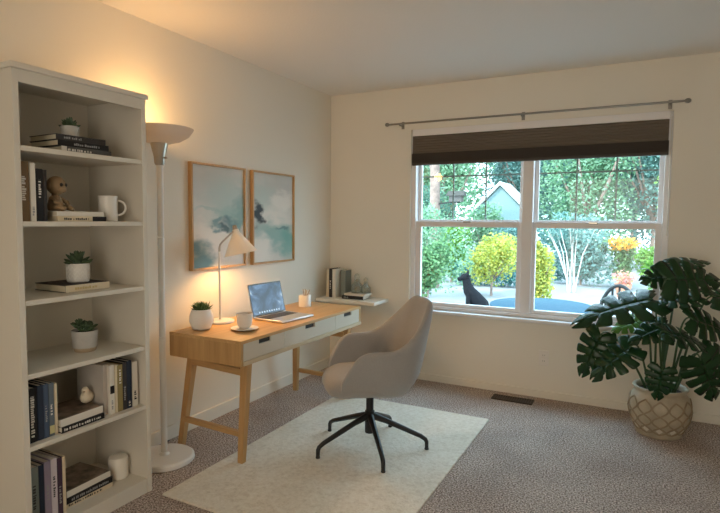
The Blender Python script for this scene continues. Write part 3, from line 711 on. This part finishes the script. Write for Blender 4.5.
# ------------------------------------------------------------------ office chair
RZ = .0125
ch = thing('office_chair', 'grey upholstered bucket office chair on black swivel legs', 'chair', (1.13, -1.45, RZ), math.radians(220))
def shell():
    n = 40; vs = []; fs = []; prof = 10
    for i in range(n + 1):
        t = -1 + 2 * i / n; at_ = abs(t); sg = 1 if t >= 0 else -1
        # plan path: arms straight, rounded back
        if at_ > .52:
            k = (at_ - .52) / .48; x = -.09 + k * .30; y = sg * (.245 - .006 * k * k - .012 * k); nx, ny = 0.06, sg * 1.0
        else:
            a = at_ / .52 * PI / 2; x = -.09 - .155 * math.cos(a) ** .8; y = sg * .245 * math.sin(a) ** .75; nx, ny = -math.cos(a), sg * math.sin(a)
        l = math.hypot(nx, ny); nx /= l; ny /= l
        back = max(0, 1 - at_ / .60); back = back * back * (3 - 2 * back); back = min(1, back * 1.25)
        arm = max(0, (at_ - .52) / .48)
        top = .625 - .17 * max(0, (arm - .45) / .55) ** 2.6 + .25 * back
        bot = .335 + .012 * arm
        th = .052 * (1 - .25 * arm)
        H_ = top - bot
        for j in range(prof * 2):
            if j < prof:  # outside upwards
                f = j / (prof - 1); off = th / 2
            else:
                f = 1 - (j - prof) / (prof - 1); off = -th / 2
            zz = bot + H_ * f
            rnd = 1.0
            if f > .9: rnd = .55
            tuck = -.10 * (1 - min(1, (zz - bot) / .16)) ** 2      # lower edge tucks in
            flare = .035 * max(0, (zz - .45)) / .12 * (1 - back) * .5
            lean = .20 * max(0, zz - .45) * back
            o_ = off * rnd + tuck + flare
            zc = zz - (.012 if (f > .9 and False) else 0)
            vs.append((x + nx * o_ - lean, y + ny * o_ * (1 if back < .99 else 1), zc))
    P = prof * 2
    for i in range(n):
        for j in range(P):
            j2 = (j + 1) % P; fs.append((i * P + j, i * P + j2, (i + 1) * P + j2, (i + 1) * P + j))
    fs.append(tuple(range(P))); fs.append(tuple(n * P + P - 1 - k for k in range(P)))
    return MB().add(vs, fs)
shell().build('bucket_shell', M['fabric'], ch, sub=1, angle=80)
def cushion():
    vs = []; fs = []; n = 36
    rings = [(.05, .36), (.80, .345), (.93, .362), (1.0, .40), (1.0, .425), (.94, .452), (.80, .463), (.4, .461), (.05, .458)]
    for s_, zz in rings:
        for k in range(n):
            a = 2 * PI * k / n; c, s2 = math.cos(a), math.sin(a)
            x = .03 + s_ * (.245 if c > 0 else .20) * math.copysign(abs(c) ** .6, c); y = s_ * .222 * math.copysign(abs(s2) ** .6, s2)
            vs.append((x, y, zz - .02 * max(0, (x - .165)) / .1))
    for i in range(len(rings) - 1):
        for k in range(n): fs.append((i * n + k, i * n + (k + 1) % n, i * n + n + (k + 1) % n, i * n + n + k))
    fs.append(tuple(range(n - 1, -1, -1))); fs.append(tuple((len(rings) - 1) * n + k for k in range(n)))
    return MB().add(vs, fs)
cushion().build('seat_cushion', M['fabric'], ch, sub=1, angle=80)
MB().lathe([(0, .325), (.10, .325), (.11, .335), (.11, .35), (0, .35)], 24).build('seat_plate', M['black'], ch)
MB().lathe([(0, .085), (.026, .085), (.028, .09), (.028, .215), (.022, .22), (.022, .33), (0, .33)], 20).build('column', M['black'], ch)
for k in range(5):
    a = math.radians(237 - 220 + 72 * k); c, s_ = math.cos(a), math.sin(a)
    pts = [(.018 * c, .018 * s_, .185), (.10 * c, .10 * s_, .158), (.298 * c, .298 * s_, .078), (.326 * c, .326 * s_, .06), (.333 * c, .333 * s_, .045), (.334 * c, .334 * s_, .006)]
    lg = MB().tube(pts, [.021, .0165, .013, .0125, .012, .011], 8).build('leg', M['black'], ch, angle=50)
    MB().lathe([(0, 0), (.012, 0), (.013, .004), (.012, .010), (0, .010)], 12, (.334 * c, .334 * s_, 0)).build('glide', M['black'], lg)

# ------------------------------------------------------------------ planter with monstera
PX, PY = 2.645, -.365
pn = thing('planter', 'large tan planter with raised diamond lattice holding the monstera', 'planter', (PX, PY, 0))
pprof = [(0, .0), (.122, 0), (.130, .006), (.132, .020), (.128, .028), (.150, .07), (.170, .12), (.177, .17), (.174, .215), (.162, .25), (.148, .268), (.144, .278), (.152, .292), (.158, .300), (.156, .308), (.148, .310), (.138, .304), (.134, .29), (.134, .27), (0, .268)]
body = MB().lathe(pprof, 56).build('pot_body', M['planter'], pn, angle=60)
def rad(zz):
    for (r0, z0), (r1, z1) in zip(pprof[3:14], pprof[4:15]):
        if z0 <= zz <= z1: return r0 + (r1 - r0) * (zz - z0) / max(1e-6, z1 - z0)
    return .15
b = MB(); N = 12
for k in range(N):
    for s_ in (-1, 1):
        pts = []
        for i in range(29):
            f = i / 28; zz = .034 + f * .215
            # ogee: strands meet and part again
            ph = 3 * PI * f ** .75
            a = 2 * PI * (k + .47 * s_ * math.sin(ph)) / N
            r_ = rad(zz) + .002
            pts.append((r_ * math.cos(a), r_ * math.sin(a), zz))
        b.tube(pts, .0052, 6)
b.build('lattice_relief', M['lattice'], body)
b = MB()
for k in range(N):
    a = 2 * PI * k / N
    zc = .060; vs = []
    for dz, da in ((-.020, 0), (0, .15), (.020, 0), (0, -.15)):
        r_ = rad(zc + dz) + .0018; vs.append((r_ * math.cos(a + da * .9), r_ * math.sin(a + da * .9), zc + dz))
    r_ = rad(zc) + .004; vs.append((r_ * math.cos(a), r_ * math.sin(a), zc))
    MB().add(vs, [(0, 1, 4), (1, 2, 4), (2, 3, 4), (3, 0, 4)]).build('diamond_inlay', M['inlay'], body, smooth=False)
MB().lathe([(.1335, .262), (.1335, .272), (0, .282)], 32).build('soil', M['soil'], pn)

mo = thing('monstera', 'tall monstera with large split dark green leaves by the window', 'plant', (PX, PY, .275))
def monstera_leaf(L, W, seed, droop=.25, fold=.12):
    rr = random.Random(seed); vs = []; fs = []
    def outline(u): return max(.06, (math.sin(PI * min(1, (u + .16) / 1.16) ** .72)) ** .8)
    def P(u, v, sd):
        sweep = (-.20 + .46 * u) * v ** 1.3
        x = (u * .86 + sweep) * L; y = sd * W * .5 * outline(u) * v
        zz = -droop * L * max(0, x / L) ** 2 - fold * W * v * v + .02 * L * v
        return (x, y, zz)
    for sd in (1, -1):
        nl = 5; us = [-.08 + 1.08 * (i / nl) ** .95 for i in range(nl + 1)]
        split = [.66, .42, .36, .40, .6]
        for i in range(nl):
            u0, u1 = us[i], us[i + 1]; last = None; inn = split[i] + rr.uniform(-.05, .05)
            rows = [(0, 1), (.15, 1), (inn, 1.0), (inn + (1 - inn) * .12, .80), (inn + (1 - inn) * .6, .80), (inn + (1 - inn) * .9, .74), (1.0, .52)]
            base = len(vs)
            for v, sc in rows:
                c = (u0 + u1) / 2 + (.01 if v > inn else 0); h_ = (u1 - u0) / 2 * sc
                for q in range(4):
                    u = c - h_ + 2 * h_ * q / 3; vs.append(P(u, v, sd))
            for r_ in range(len(rows) - 1):
                for q in range(3):
                    f = (base + r_ * 4 + q, base + r_ * 4 + q + 1, base + r_ * 4 + 4 + q + 1, base + r_ * 4 + 4 + q)
                    fs.append(f if sd > 0 else f[::-1])
    # tip
    b_ = len(vs); vs += [P(1, 0, 1), P(1, .5, 1), P(1, .5, -1), (L * 1.0, 0, -droop * L)]
    fs += [(b_, b_ + 3, b_ + 1), (b_, b_ + 2, b_ + 3)]
    return MB().add(vs, fs)
RX = Vector((.887, .461, 0)); UP = Vector((0, 0, 1)); TOC = Vector((-.04, -.97, .22))
LEAVES = [ # centre, tip angle seen from the room, length, width ratio, towards-viewer share, up share, yaw push, droop, material
    ((2.610, -.36, 1.000), 190, .20, 1.05, 1.0, .25, 0, .12, 0),
    ((2.785, -.42, 1.0), 2, .36, .86, 1.0, .2, 0, .15, 0),
    ((2.770, -.30, 1.095), 8, .24, .75, .5, .8, 0, .10, 0),
    ((2.390, -.56, .825), 191, .50, .66, .62, .8, 0, .20, 0),
    ((2.720, -.45, .885), 185, .27, .8, .5, .9, 0, .2, 0),
    ((2.885, -.48, .745), -14, .30, .85, .8, .5, 0, .2, 0),
    ((2.575, -.50, .675), 200, .24, .8, .75, .6, 0, .25, 0),
    ((2.770, -.52, .665), -10, .34, .75, .55, .85, 0, .25, 0),
    ((2.245, -.45, .490), 245, .31, .75, 1.0, .2, 0, .15, 0),
    ((2.375, -.50, .475), 216, .32, .78, .8, .5, 0, .25, 0),
    ((2.635, -.55, .375), 262, .20, .95, 1.0, .3, 0, .12, 0),
    ((2.885, -.48, .425), 296, .31, .9, .9, .35, 0, .18, 0),
    ((2.965, -.40, .50), -30, .28, .8, .8, .5, 0, .2, 0),
    ((2.450, -.32, .675), 200, .20, .8, .8, .6, 0, .1, 1),
    ((3.02, -.36, .90), 0, .34, .8, .6, .8, 0, .2, 0),
]
rr = random.Random(3)
for i, (c, ang, L, wr, tv, us_, yp, dr, mi) in enumerate(LEAVES):
    L *= .88; a = math.radians(ang); tip = (RX * math.cos(a) + UP * math.sin(a)).normalized()
    nrm = (TOC * tv + UP * us_ + RX * rr.uniform(-.25, .25)); nrm = (nrm - tip * nrm.dot(tip)).normalized()
    side = nrm.cross(tip); c = Vector(c) - Vector((PX, PY, .275)); base = c - tip * (L * .42)
    mm = Matrix((tip, side, nrm)).transposed().to_4x4(); mm.translation = base
    lf = monstera_leaf(L, L * wr * 1.08, i, dr * .8, .05 + .05 * rr.random())
    o = lf.build('leaf', M['monstera_new' if mi else 'monstera'], mo, solid=.0012, angle=60); o.matrix_local = mm
    if mi: o['label'] = 'bright green young leaf'
    hx = base.copy(); hx.z = 0
    root = hx.normalized() * min(.08, hx.length * .3) if hx.length > .01 else Vector((0, 0, 0))
    p1 = root + Vector((root.x * .8, root.y * .8, max(.12, base.z * .55))); p2 = base - tip * .09 + Vector((0, 0, .05))
    MB().tube(bez(root, p1, p2, base, 16), [.008 - .004 * k / 16 for k in range(17)], 8).build('stalk', M['stem'], mo)

# ------------------------------------------------------------------ outlet, vent
ot = thing('power_outlet', 'white wall outlet under the window', 'outlet', (1.882, -.0005, .308))
box(-.036, .036, -.006, 0, -.058, .058).build('cover_plate', M['outlet'], ot, bevel=.003)
for dz in (.022, -.022):
    s_ = MB().box(-.017, .017, -.0085, -.006, dz - .014, dz + .014).build('socket', M['outlet'], ot, bevel=.003)
    bb = MB(); bb.box(-.008, -.006, -.0088, -.0084, dz - .004, dz + .005); bb.box(.006, .008, -.0088, -.0084, dz - .004, dz + .005); bb.build('slots', M['dark'], s_, smooth=False)
vt = thing('floor_vent', 'brown metal floor vent in the carpet under the window', 'vent', (1.69, -.16, 0))
b = MB(); b.box(-.15, .15, -.055, -.045, 0, .008); b.box(-.15, .15, .045, .055, 0, .008); b.box(-.15, -.14, -.045, .045, 0, .008); b.box(.14, .15, -.045, .045, 0, .008); b.box(-.14, .14, -.045, .045, 0, .002)
b.build('vent_frame', M['vent'], vt)
b = MB()
for k in range(16): b.box(-.135 + k * .0175, -.135 + k * .0175 + .006, -.045, .045, .002, .007)
b.build('slats', mat('vent_slats', (.07, .05, .035), .45, .3), vt)

# ------------------------------------------------------------------ garden outside
GZ = -.30
M['paving'] = mat('paving', (.27, .27, .28), .8, var=.1, vscale=1.5)
struct(box(-30, 30, .15, 45, GZ - .1, GZ).build('ground', M['paving'], smooth=False), 'pale paved patio and drive outside the window', 'ground')
greens = [
    leafmat('leaf_mint', [(0.128, 0.272, 0.144), (0.224, 0.400, 0.240), (0.368, 0.544, 0.368), (0.160, 0.320, 0.208)]),
    leafmat('leaf_mid', [(0.072, 0.176, 0.080), (0.144, 0.288, 0.128), (0.256, 0.432, 0.192), (0.104, 0.224, 0.120)]),
    leafmat('leaf_blue', [(0.096, 0.224, 0.208), (0.176, 0.336, 0.304), (0.320, 0.480, 0.432), (0.128, 0.256, 0.240)]),
    leafmat('leaf_yellow', [(.48, .48, .09), (.64, .58, .12), (.32, .44, .12), (.55, .54, .18)]),
    leafmat('leaf_lime', [(0.160, 0.336, 0.064), (0.272, 0.464, 0.096), (0.112, 0.256, 0.064)]),
    leafmat('leaf_dark', [(0.048, 0.136, 0.104), (0.088, 0.200, 0.144), (0.176, 0.304, 0.224)]),
]
M['bark'] = mat('bark', (.26, .18, .15), .9, bump=.5, bscale=20, var=.3, vscale=10)
def foliage(n, blobs, size, seed):
    rr = random.Random(seed); mb = MB(); vs = []; fs = []
    for i in range(n):
        cx_, cy_, cz_, rx_, ry_, rz_ = blobs[rr.randrange(len(blobs))]
        while True:
            p = Vector((rr.uniform(-1, 1), rr.uniform(-1, 1), rr.uniform(-1, 1)))
            if .45 < p.length < 1: break
        p = Vector((cx_ + p.x * rx_, cy_ + p.y * ry_, cz_ + p.z * rz_))
        d = Vector((rr.gauss(0, 1), rr.gauss(0, 1), rr.gauss(0, .7))).normalized(); s_ = d.cross(Vector((rr.gauss(0, 1), rr.gauss(0, 1), rr.gauss(0, 1)))).normalized()
        l = size * rr.uniform(.6, 1.3); k = len(vs)
        vs += [p, p + d * l * .5 + s_ * l * .28, p + d * l, p + d * l * .5 - s_ * l * .28]; fs.append((k, k + 1, k + 2, k + 3))
    return mb.add(vs, fs)
def bush(name, label, cat, x, y, w_, h_, n, size, mi, seed, trunk=0, group=None, depth=None, trunk_r=.05):
    rr = random.Random(seed); o = thing(name, label, cat, (x, y, GZ), 0, group); dp = depth or w_ * .6
    bl_ = []
    for k in range(9):
        a = rr.uniform(0, 2 * PI); q = rr.uniform(.1, .62); s_ = rr.uniform(.3, .5)
        zc = trunk + (h_ - trunk) * rr.uniform(.22, .8)
        bl_.append((math.cos(a) * q * w_ / 2, math.sin(a) * q * dp / 2, zc, s_ * w_ / 2 * 1.1, s_ * dp / 2 * 1.1, min((h_ - trunk) * .3, h_ - zc, zc - trunk + .05)))
    foliage(n, bl_, size, seed).build('foliage', greens[mi], o, smooth=False)
    b_ = MB()
    top = max(trunk, h_ * .5)
    b_.tube([(0, 0, 0), (rr.uniform(-.05, .05), 0, top * .6), (rr.uniform(-.1, .1), 0, top)], [trunk_r, trunk_r * .8, trunk_r * .5], 8)
    for k in range(5):
        a = rr.uniform(0, 2 * PI); b_.tube([(0, 0, top * .45), (math.cos(a) * w_ * .15, math.sin(a) * dp * .15, top * .8), (math.cos(a) * w_ * .3, math.sin(a) * dp * .3, min(h_ * .8, top * 1.2))], [trunk_r * .5, trunk_r * .35, trunk_r * .15], 6)
    b_.build('trunk', M['bark'], o)
    return o
# tree line far behind
GT_ = 'tall trees behind the garden'
for k, (x, y, w_, h_, mi, lab) in enumerate((
    (-7.2, 16.5, 4.6, 6.5, 1, 'mid green tree behind the shed at the far left of the window'),
    (-4.2, 15.5, 4.4, 6.8, 0, 'pale green tree seen in the upper left panes behind the trunk'),
    (-1.4, 17.5, 4.4, 7.0, 2, 'blue green tree rising behind the garden shed'),
    (.9, 15.5, 4.2, 6.6, 0, 'pale green tree just right of the window mullion'),
    (2.9, 16.5, 4.4, 7.0, 2, 'blue green tree in the upper right panes'),
    (5.2, 15.0, 4.4, 6.6, 4, 'lime green tree at the right edge of the window'),
    (7.8, 16.0, 4.6, 6.8, 1, 'mid green tree beyond the right edge of the window'))):
    bush('tree', lab, 'tree', x, y, w_, h_, 14000, .135, mi, 100 + k, .6, GT_, trunk_r=.14)
for k, (x, w_, h_, mi, lab) in enumerate((
    (-11.5, 6.6, 8.5, 1, 'tall mid green tree in the farthest row, left end'),
    (-6.8, 6.6, 9.0, 0, 'tall pale tree in the farthest row above the bare trunk'),
    (-2.2, 6.6, 8.6, 2, 'tall blue green tree in the farthest row above the shed'),
    (2.2, 6.6, 9.0, 0, 'tall pale tree in the farthest row right of the mullion'),
    (6.6, 6.6, 8.6, 1, 'tall mid green tree in the farthest row, right end'))):
    bush('tree', lab, 'tree', x, 22.5, w_, h_, 9000, .30, mi, 500 + k, .3, GT_, trunk_r=.16, depth=3.5)
for k, (x, y, w_, h_, mi, lab) in enumerate((
    (-3.6, 12.0, 2.8, 3.0, 5, 'dark shrub beside the garden shed'),
    (-.6, 11.6, 2.2, 1.7, 2, 'blue green shrub behind the yellow bushes'),
    (1.15, 10.9, 1.7, 1.7, 2, 'dark green shrub behind the paving in the lower right pane'),
    (2.95, 10.4, 1.5, 1.05, 4, 'lime green shrub at the right of the lower right pane'),
    (-1.5, 6.6, 1.9, 2.1, 0, 'pale green shrub filling the left of the lower left pane'),
    (-1.05, 5.2, 1.25, 1.3, 1, 'mid green leafy bush in front of the pale shrub'),
    (-1.75, 12.3, 1.5, 2.25, 0, 'pale green shrub growing against the front of the shed'),
    (-2.0, 9.8, 1.5, 1.7, 4, 'lime green shrub between the pale shrub and the hedge'),
    (-.38, 7.6, 1.65, 1.4, 3, 'yellow leaved bush seen in the lower left pane'),
    (.80, 6.5, .85, 1.35, 3, 'yellow leaved bush just right of the window mullion'))):
    bush('shrub', lab, 'shrub', x, y, w_, h_, 4200, .075 if y < 9 else .11, mi, 200 + k, .1, 'garden shrubs', trunk_r=.03)
# bare trunk with its crown
tr = thing('tree', 'tree with a bare reddish trunk at the left of the upper left pane', 'tree', (-2.02, 8.4, GZ), 0, GT_)
MB().tube([(0, 0, 0), (.03, 0, 1.5), (0, 0, 3.0), (.06, 0, 4.6)], [.16, .13, .115, .08], 12).build('trunk', M['bark'], tr)
foliage(2200, [(.1, 0, 4.6, 1.4, 1.2, .9), (-.5, .2, 4.2, .9, .9, .6), (.8, 0, 4.0, .8, .8, .6)], .2, 55).build('foliage', greens[0], tr, smooth=False)
# slim bare stems
for k, (x, y, lab) in enumerate(((1.1, 9.2, 'slender multi-stemmed shrub with bare pale branches behind the paving'),)):
    o = thing('shrub', lab, 'shrub', (x, y, GZ), 0, 'garden shrubs'); rr = random.Random(9 + k); b = MB()
    for q in range(9):
        a = rr.uniform(-.5, .5); b.tube([(rr.uniform(-.1, .1), rr.uniform(-.1, .1), 0), (a * .6, rr.uniform(-.2, .2), .9), (a * 1.3, rr.uniform(-.3, .3), 1.55)], [.016, .011, .006], 6)
    b.build('stems', mat('pale_bark', (.55, .50, .46), .9), o)
    foliage(700, [(-.2, 0, 1.55, .5, .3, .35), (.35, 0, 1.5, .5, .3, .35)], .1, 77).build('foliage', greens[2], o, smooth=False)
# shed
sd = thing('garden_shed', 'small pale blue garden shed with a white edged gable', 'shed', (-1.5, 13.6, GZ))
box(-.75, .75, -.5, .9, 0, 2.0).build('walls', mat('shed_wall', (.17, .26, .27), .8), sd)
b = MB(); b.add([(-.75, -.5, 2.0), (.75, -.5, 2.0), (0, -.5, 2.75), (-.75, .9, 2.0), (.75, .9, 2.0), (0, .9, 2.75)], [(0, 1, 2), (5, 4, 3), (0, 2, 5, 3), (2, 1, 4, 5), (1, 0, 3, 4)]); b.build('gable', mat('shed_gable', (.19, .28, .29), .8), sd, smooth=False)
for s_ in (-1, 1):
    b = MB(); b.add([(0, -.62, 2.80), (0, 1.0, 2.80), (s_ * .92, 1.0, 1.88), (s_ * .92, -.62, 1.88), (0, -.62, 2.90), (0, 1.0, 2.90), (s_ * .97, 1.0, 1.94), (s_ * .97, -.62, 1.94)],
        [(0, 1, 2, 3), (7, 6, 5, 4), (0, 3, 7, 4), (1, 5, 6, 2), (3, 2, 6, 7), (0, 4, 5, 1)]); b.build('roof', M['trim'], sd, smooth=False)
# bird feeder
bf = thing('bird_feeder', 'dark roofed bird feeder on a bracket beside the bare tree trunk', 'bird feeder', (-1.45, 8.35, GZ))
MB().tube([(-.47, .02, 2.05), (-.2, 0, 2.08), (.1, 0, 2.09)], .018, 8).build('bracket', M['black'], bf)
box(-.15, .15, -.10, .10, 2.10, 2.24).build('box', mat('feeder_box', (.10, .09, .085), .8), bf)
b = MB(); b.add([(-.22, -.15, 2.24), (.22, -.15, 2.24), (.22, .15, 2.24), (-.22, .15, 2.24), (-.2, 0, 2.36), (.2, 0, 2.36)], [(3, 2, 1, 0), (0, 1, 5, 4), (2, 3, 4, 5), (1, 2, 5), (3, 0, 4)]); b.build('roof', mat('feeder_roof', (.06, .055, .05), .8), bf, smooth=False)
# dog statue
ds = thing('dog_statue', 'black sitting dog statue seen through the lower left pane', 'statue', (.02, 4.7, GZ), math.radians(200))
b = MB()
def blob_chain(pts, rad_): b.tube(pts, rad_, 12)
blob_chain([(-.20, 0, .10), (-.14, 0, .22), (-.02, 0, .36), (.07, 0, .48), (.10, 0, .58), (.12, 0, .66)], [.11, .14, .125, .10, .075, .07])
b.ball((.13, 0, .69), (.085, .065, .07), 12); blob_chain([(.16, 0, .68), (.26, 0, .655)], [.05, .028])
for s_ in (-1, 1):
    blob_chain([(.06, s_ * .07, .42), (.08, s_ * .08, .22), (.09, s_ * .08, .02)], [.05, .035, .03]); blob_chain([(.08, s_ * .08, .02), (.14, s_ * .08, .015)], [.03, .022])
    b.ball((-.12, s_ * .10, .13), (.12, .06, .13), 12); blob_chain([(-.12, s_ * .11, .03), (.02, s_ * .12, .02)], [.035, .025])
    blob_chain([(.10, s_ * .04, .73), (.085, s_ * .055, .82)], [.03, .005])
blob_chain([(-.26, 0, .06), (-.36, .04, .03), (-.42, .1, .03)], [.03, .024, .012])
b.build('body', mat('statue_black', (.006, .007, .010), .7, spec=.15), ds, angle=80)
# clipped hedge
hg = thing('hedge', 'low clipped blue green hedge behind the dog statue', 'hedge', (-.9, 9.4, GZ))
foliage(3600, [(-.62, 0, .34, .3, .4, .32), (-.3, 0, .34, .3, .4, .32), (.02, 0, .34, .3, .4, .32), (.34, 0, .34, .3, .4, .32), (.62, 0, .34, .28, .4, .32)], .07, 401).build('foliage', leafmat('leaf_teal', [(.05, .17, .17), (.08, .24, .23), (.12, .30, .28)]), hg, smooth=False)
# round table and patio chair
tb = thing('patio_table', 'round blue topped patio table outside the window', 'table', (1.56, 1.9, GZ))
MB().lathe([(0, .69), (.52, .69), (.55, .70), (.55, .725), (.53, .735), (0, .74)], 48).build('table_top', mat('table_blue', (.02, .07, .11), .6, spec=.2), tb)
MB().lathe([(0, 0), (.28, 0), (.28, .02), (.05, .05), (.04, .3), (.04, .69), (0, .69)], 24).build('pedestal', M['black'], tb)
pc = thing('patio_chair', 'black metal patio chair with an openwork rounded back outside', 'chair', (2.44, 1.6, GZ), math.radians(60))
b = MB(); b.lathe([(0, .42), (.22, .42), (.23, .43), (.22, .445), (0, .445)], 28); b.build('seat', M['black'], pc)
arc = [(-.20, -.23 * math.cos(PI * k / 16), .44 + .60 * math.sin(PI * k / 16) ** .8) for k in range(17)]
b = MB(); b.tube(arc, .018, 8)
for yy in (-.14, -.07, 0, .07, .14):
    top = .44 + .60 * (math.sqrt(max(0, 1 - (yy / .23) ** 2))) ** .8; b.tube([(-.20, yy, .44), (-.20, yy * 1.0, top)], .011, 6)
for zz in (.62, .76, .88):
    hw = .23 * math.sqrt(max(0, 1 - (((zz - .44) / .60) ** 1.25) ** 2)); b.tube([(-.20, -hw, zz), (-.20, hw, zz)], .011, 6)
b.build('back', M['black'], pc)
for sx_, sy_ in ((1, 1), (1, -1), (-1, 1), (-1, -1)): MB().tube([(sx_ * .15, sy_ * .15, .43), (sx_ * .21, sy_ * .2, 0)], .015, 8).build('leg', M['black'], pc)
# flower pot and orange flowers
fp = thing('flower_pot', 'terracotta pot of pink flowers on the paving', 'flower pot', (2.2, 8.9, GZ))
MB().lathe([(0, 0), (.12, 0), (.17, .26), (.18, .30), (.15, .30), (0, .28)], 20).build('pot', mat('terracotta', (.55, .24, .15), .8), fp)
foliage(260, [(0, 0, .42, .22, .22, .16)], .08, 31).build('flowers', leafmat('pink_flower', [(.75, .25, .22), (.8, .4, .35), (.2, .4, .1)]), fp, smooth=False)
o = bush('flower_bush', 'bush with orange flowers at the right behind the paving', 'shrub', 2.1, 11.0, 1.0, 1.25, 1200, .10, 1, 321, .1, None, trunk_r=.03)
foliage(260, [(.0, -.2, 1.1, .35, .3, .16)], .11, 33).build('blossoms', leafmat('orange_flower', [(.85, .38, .06), (.9, .5, .1)]), o, smooth=False)
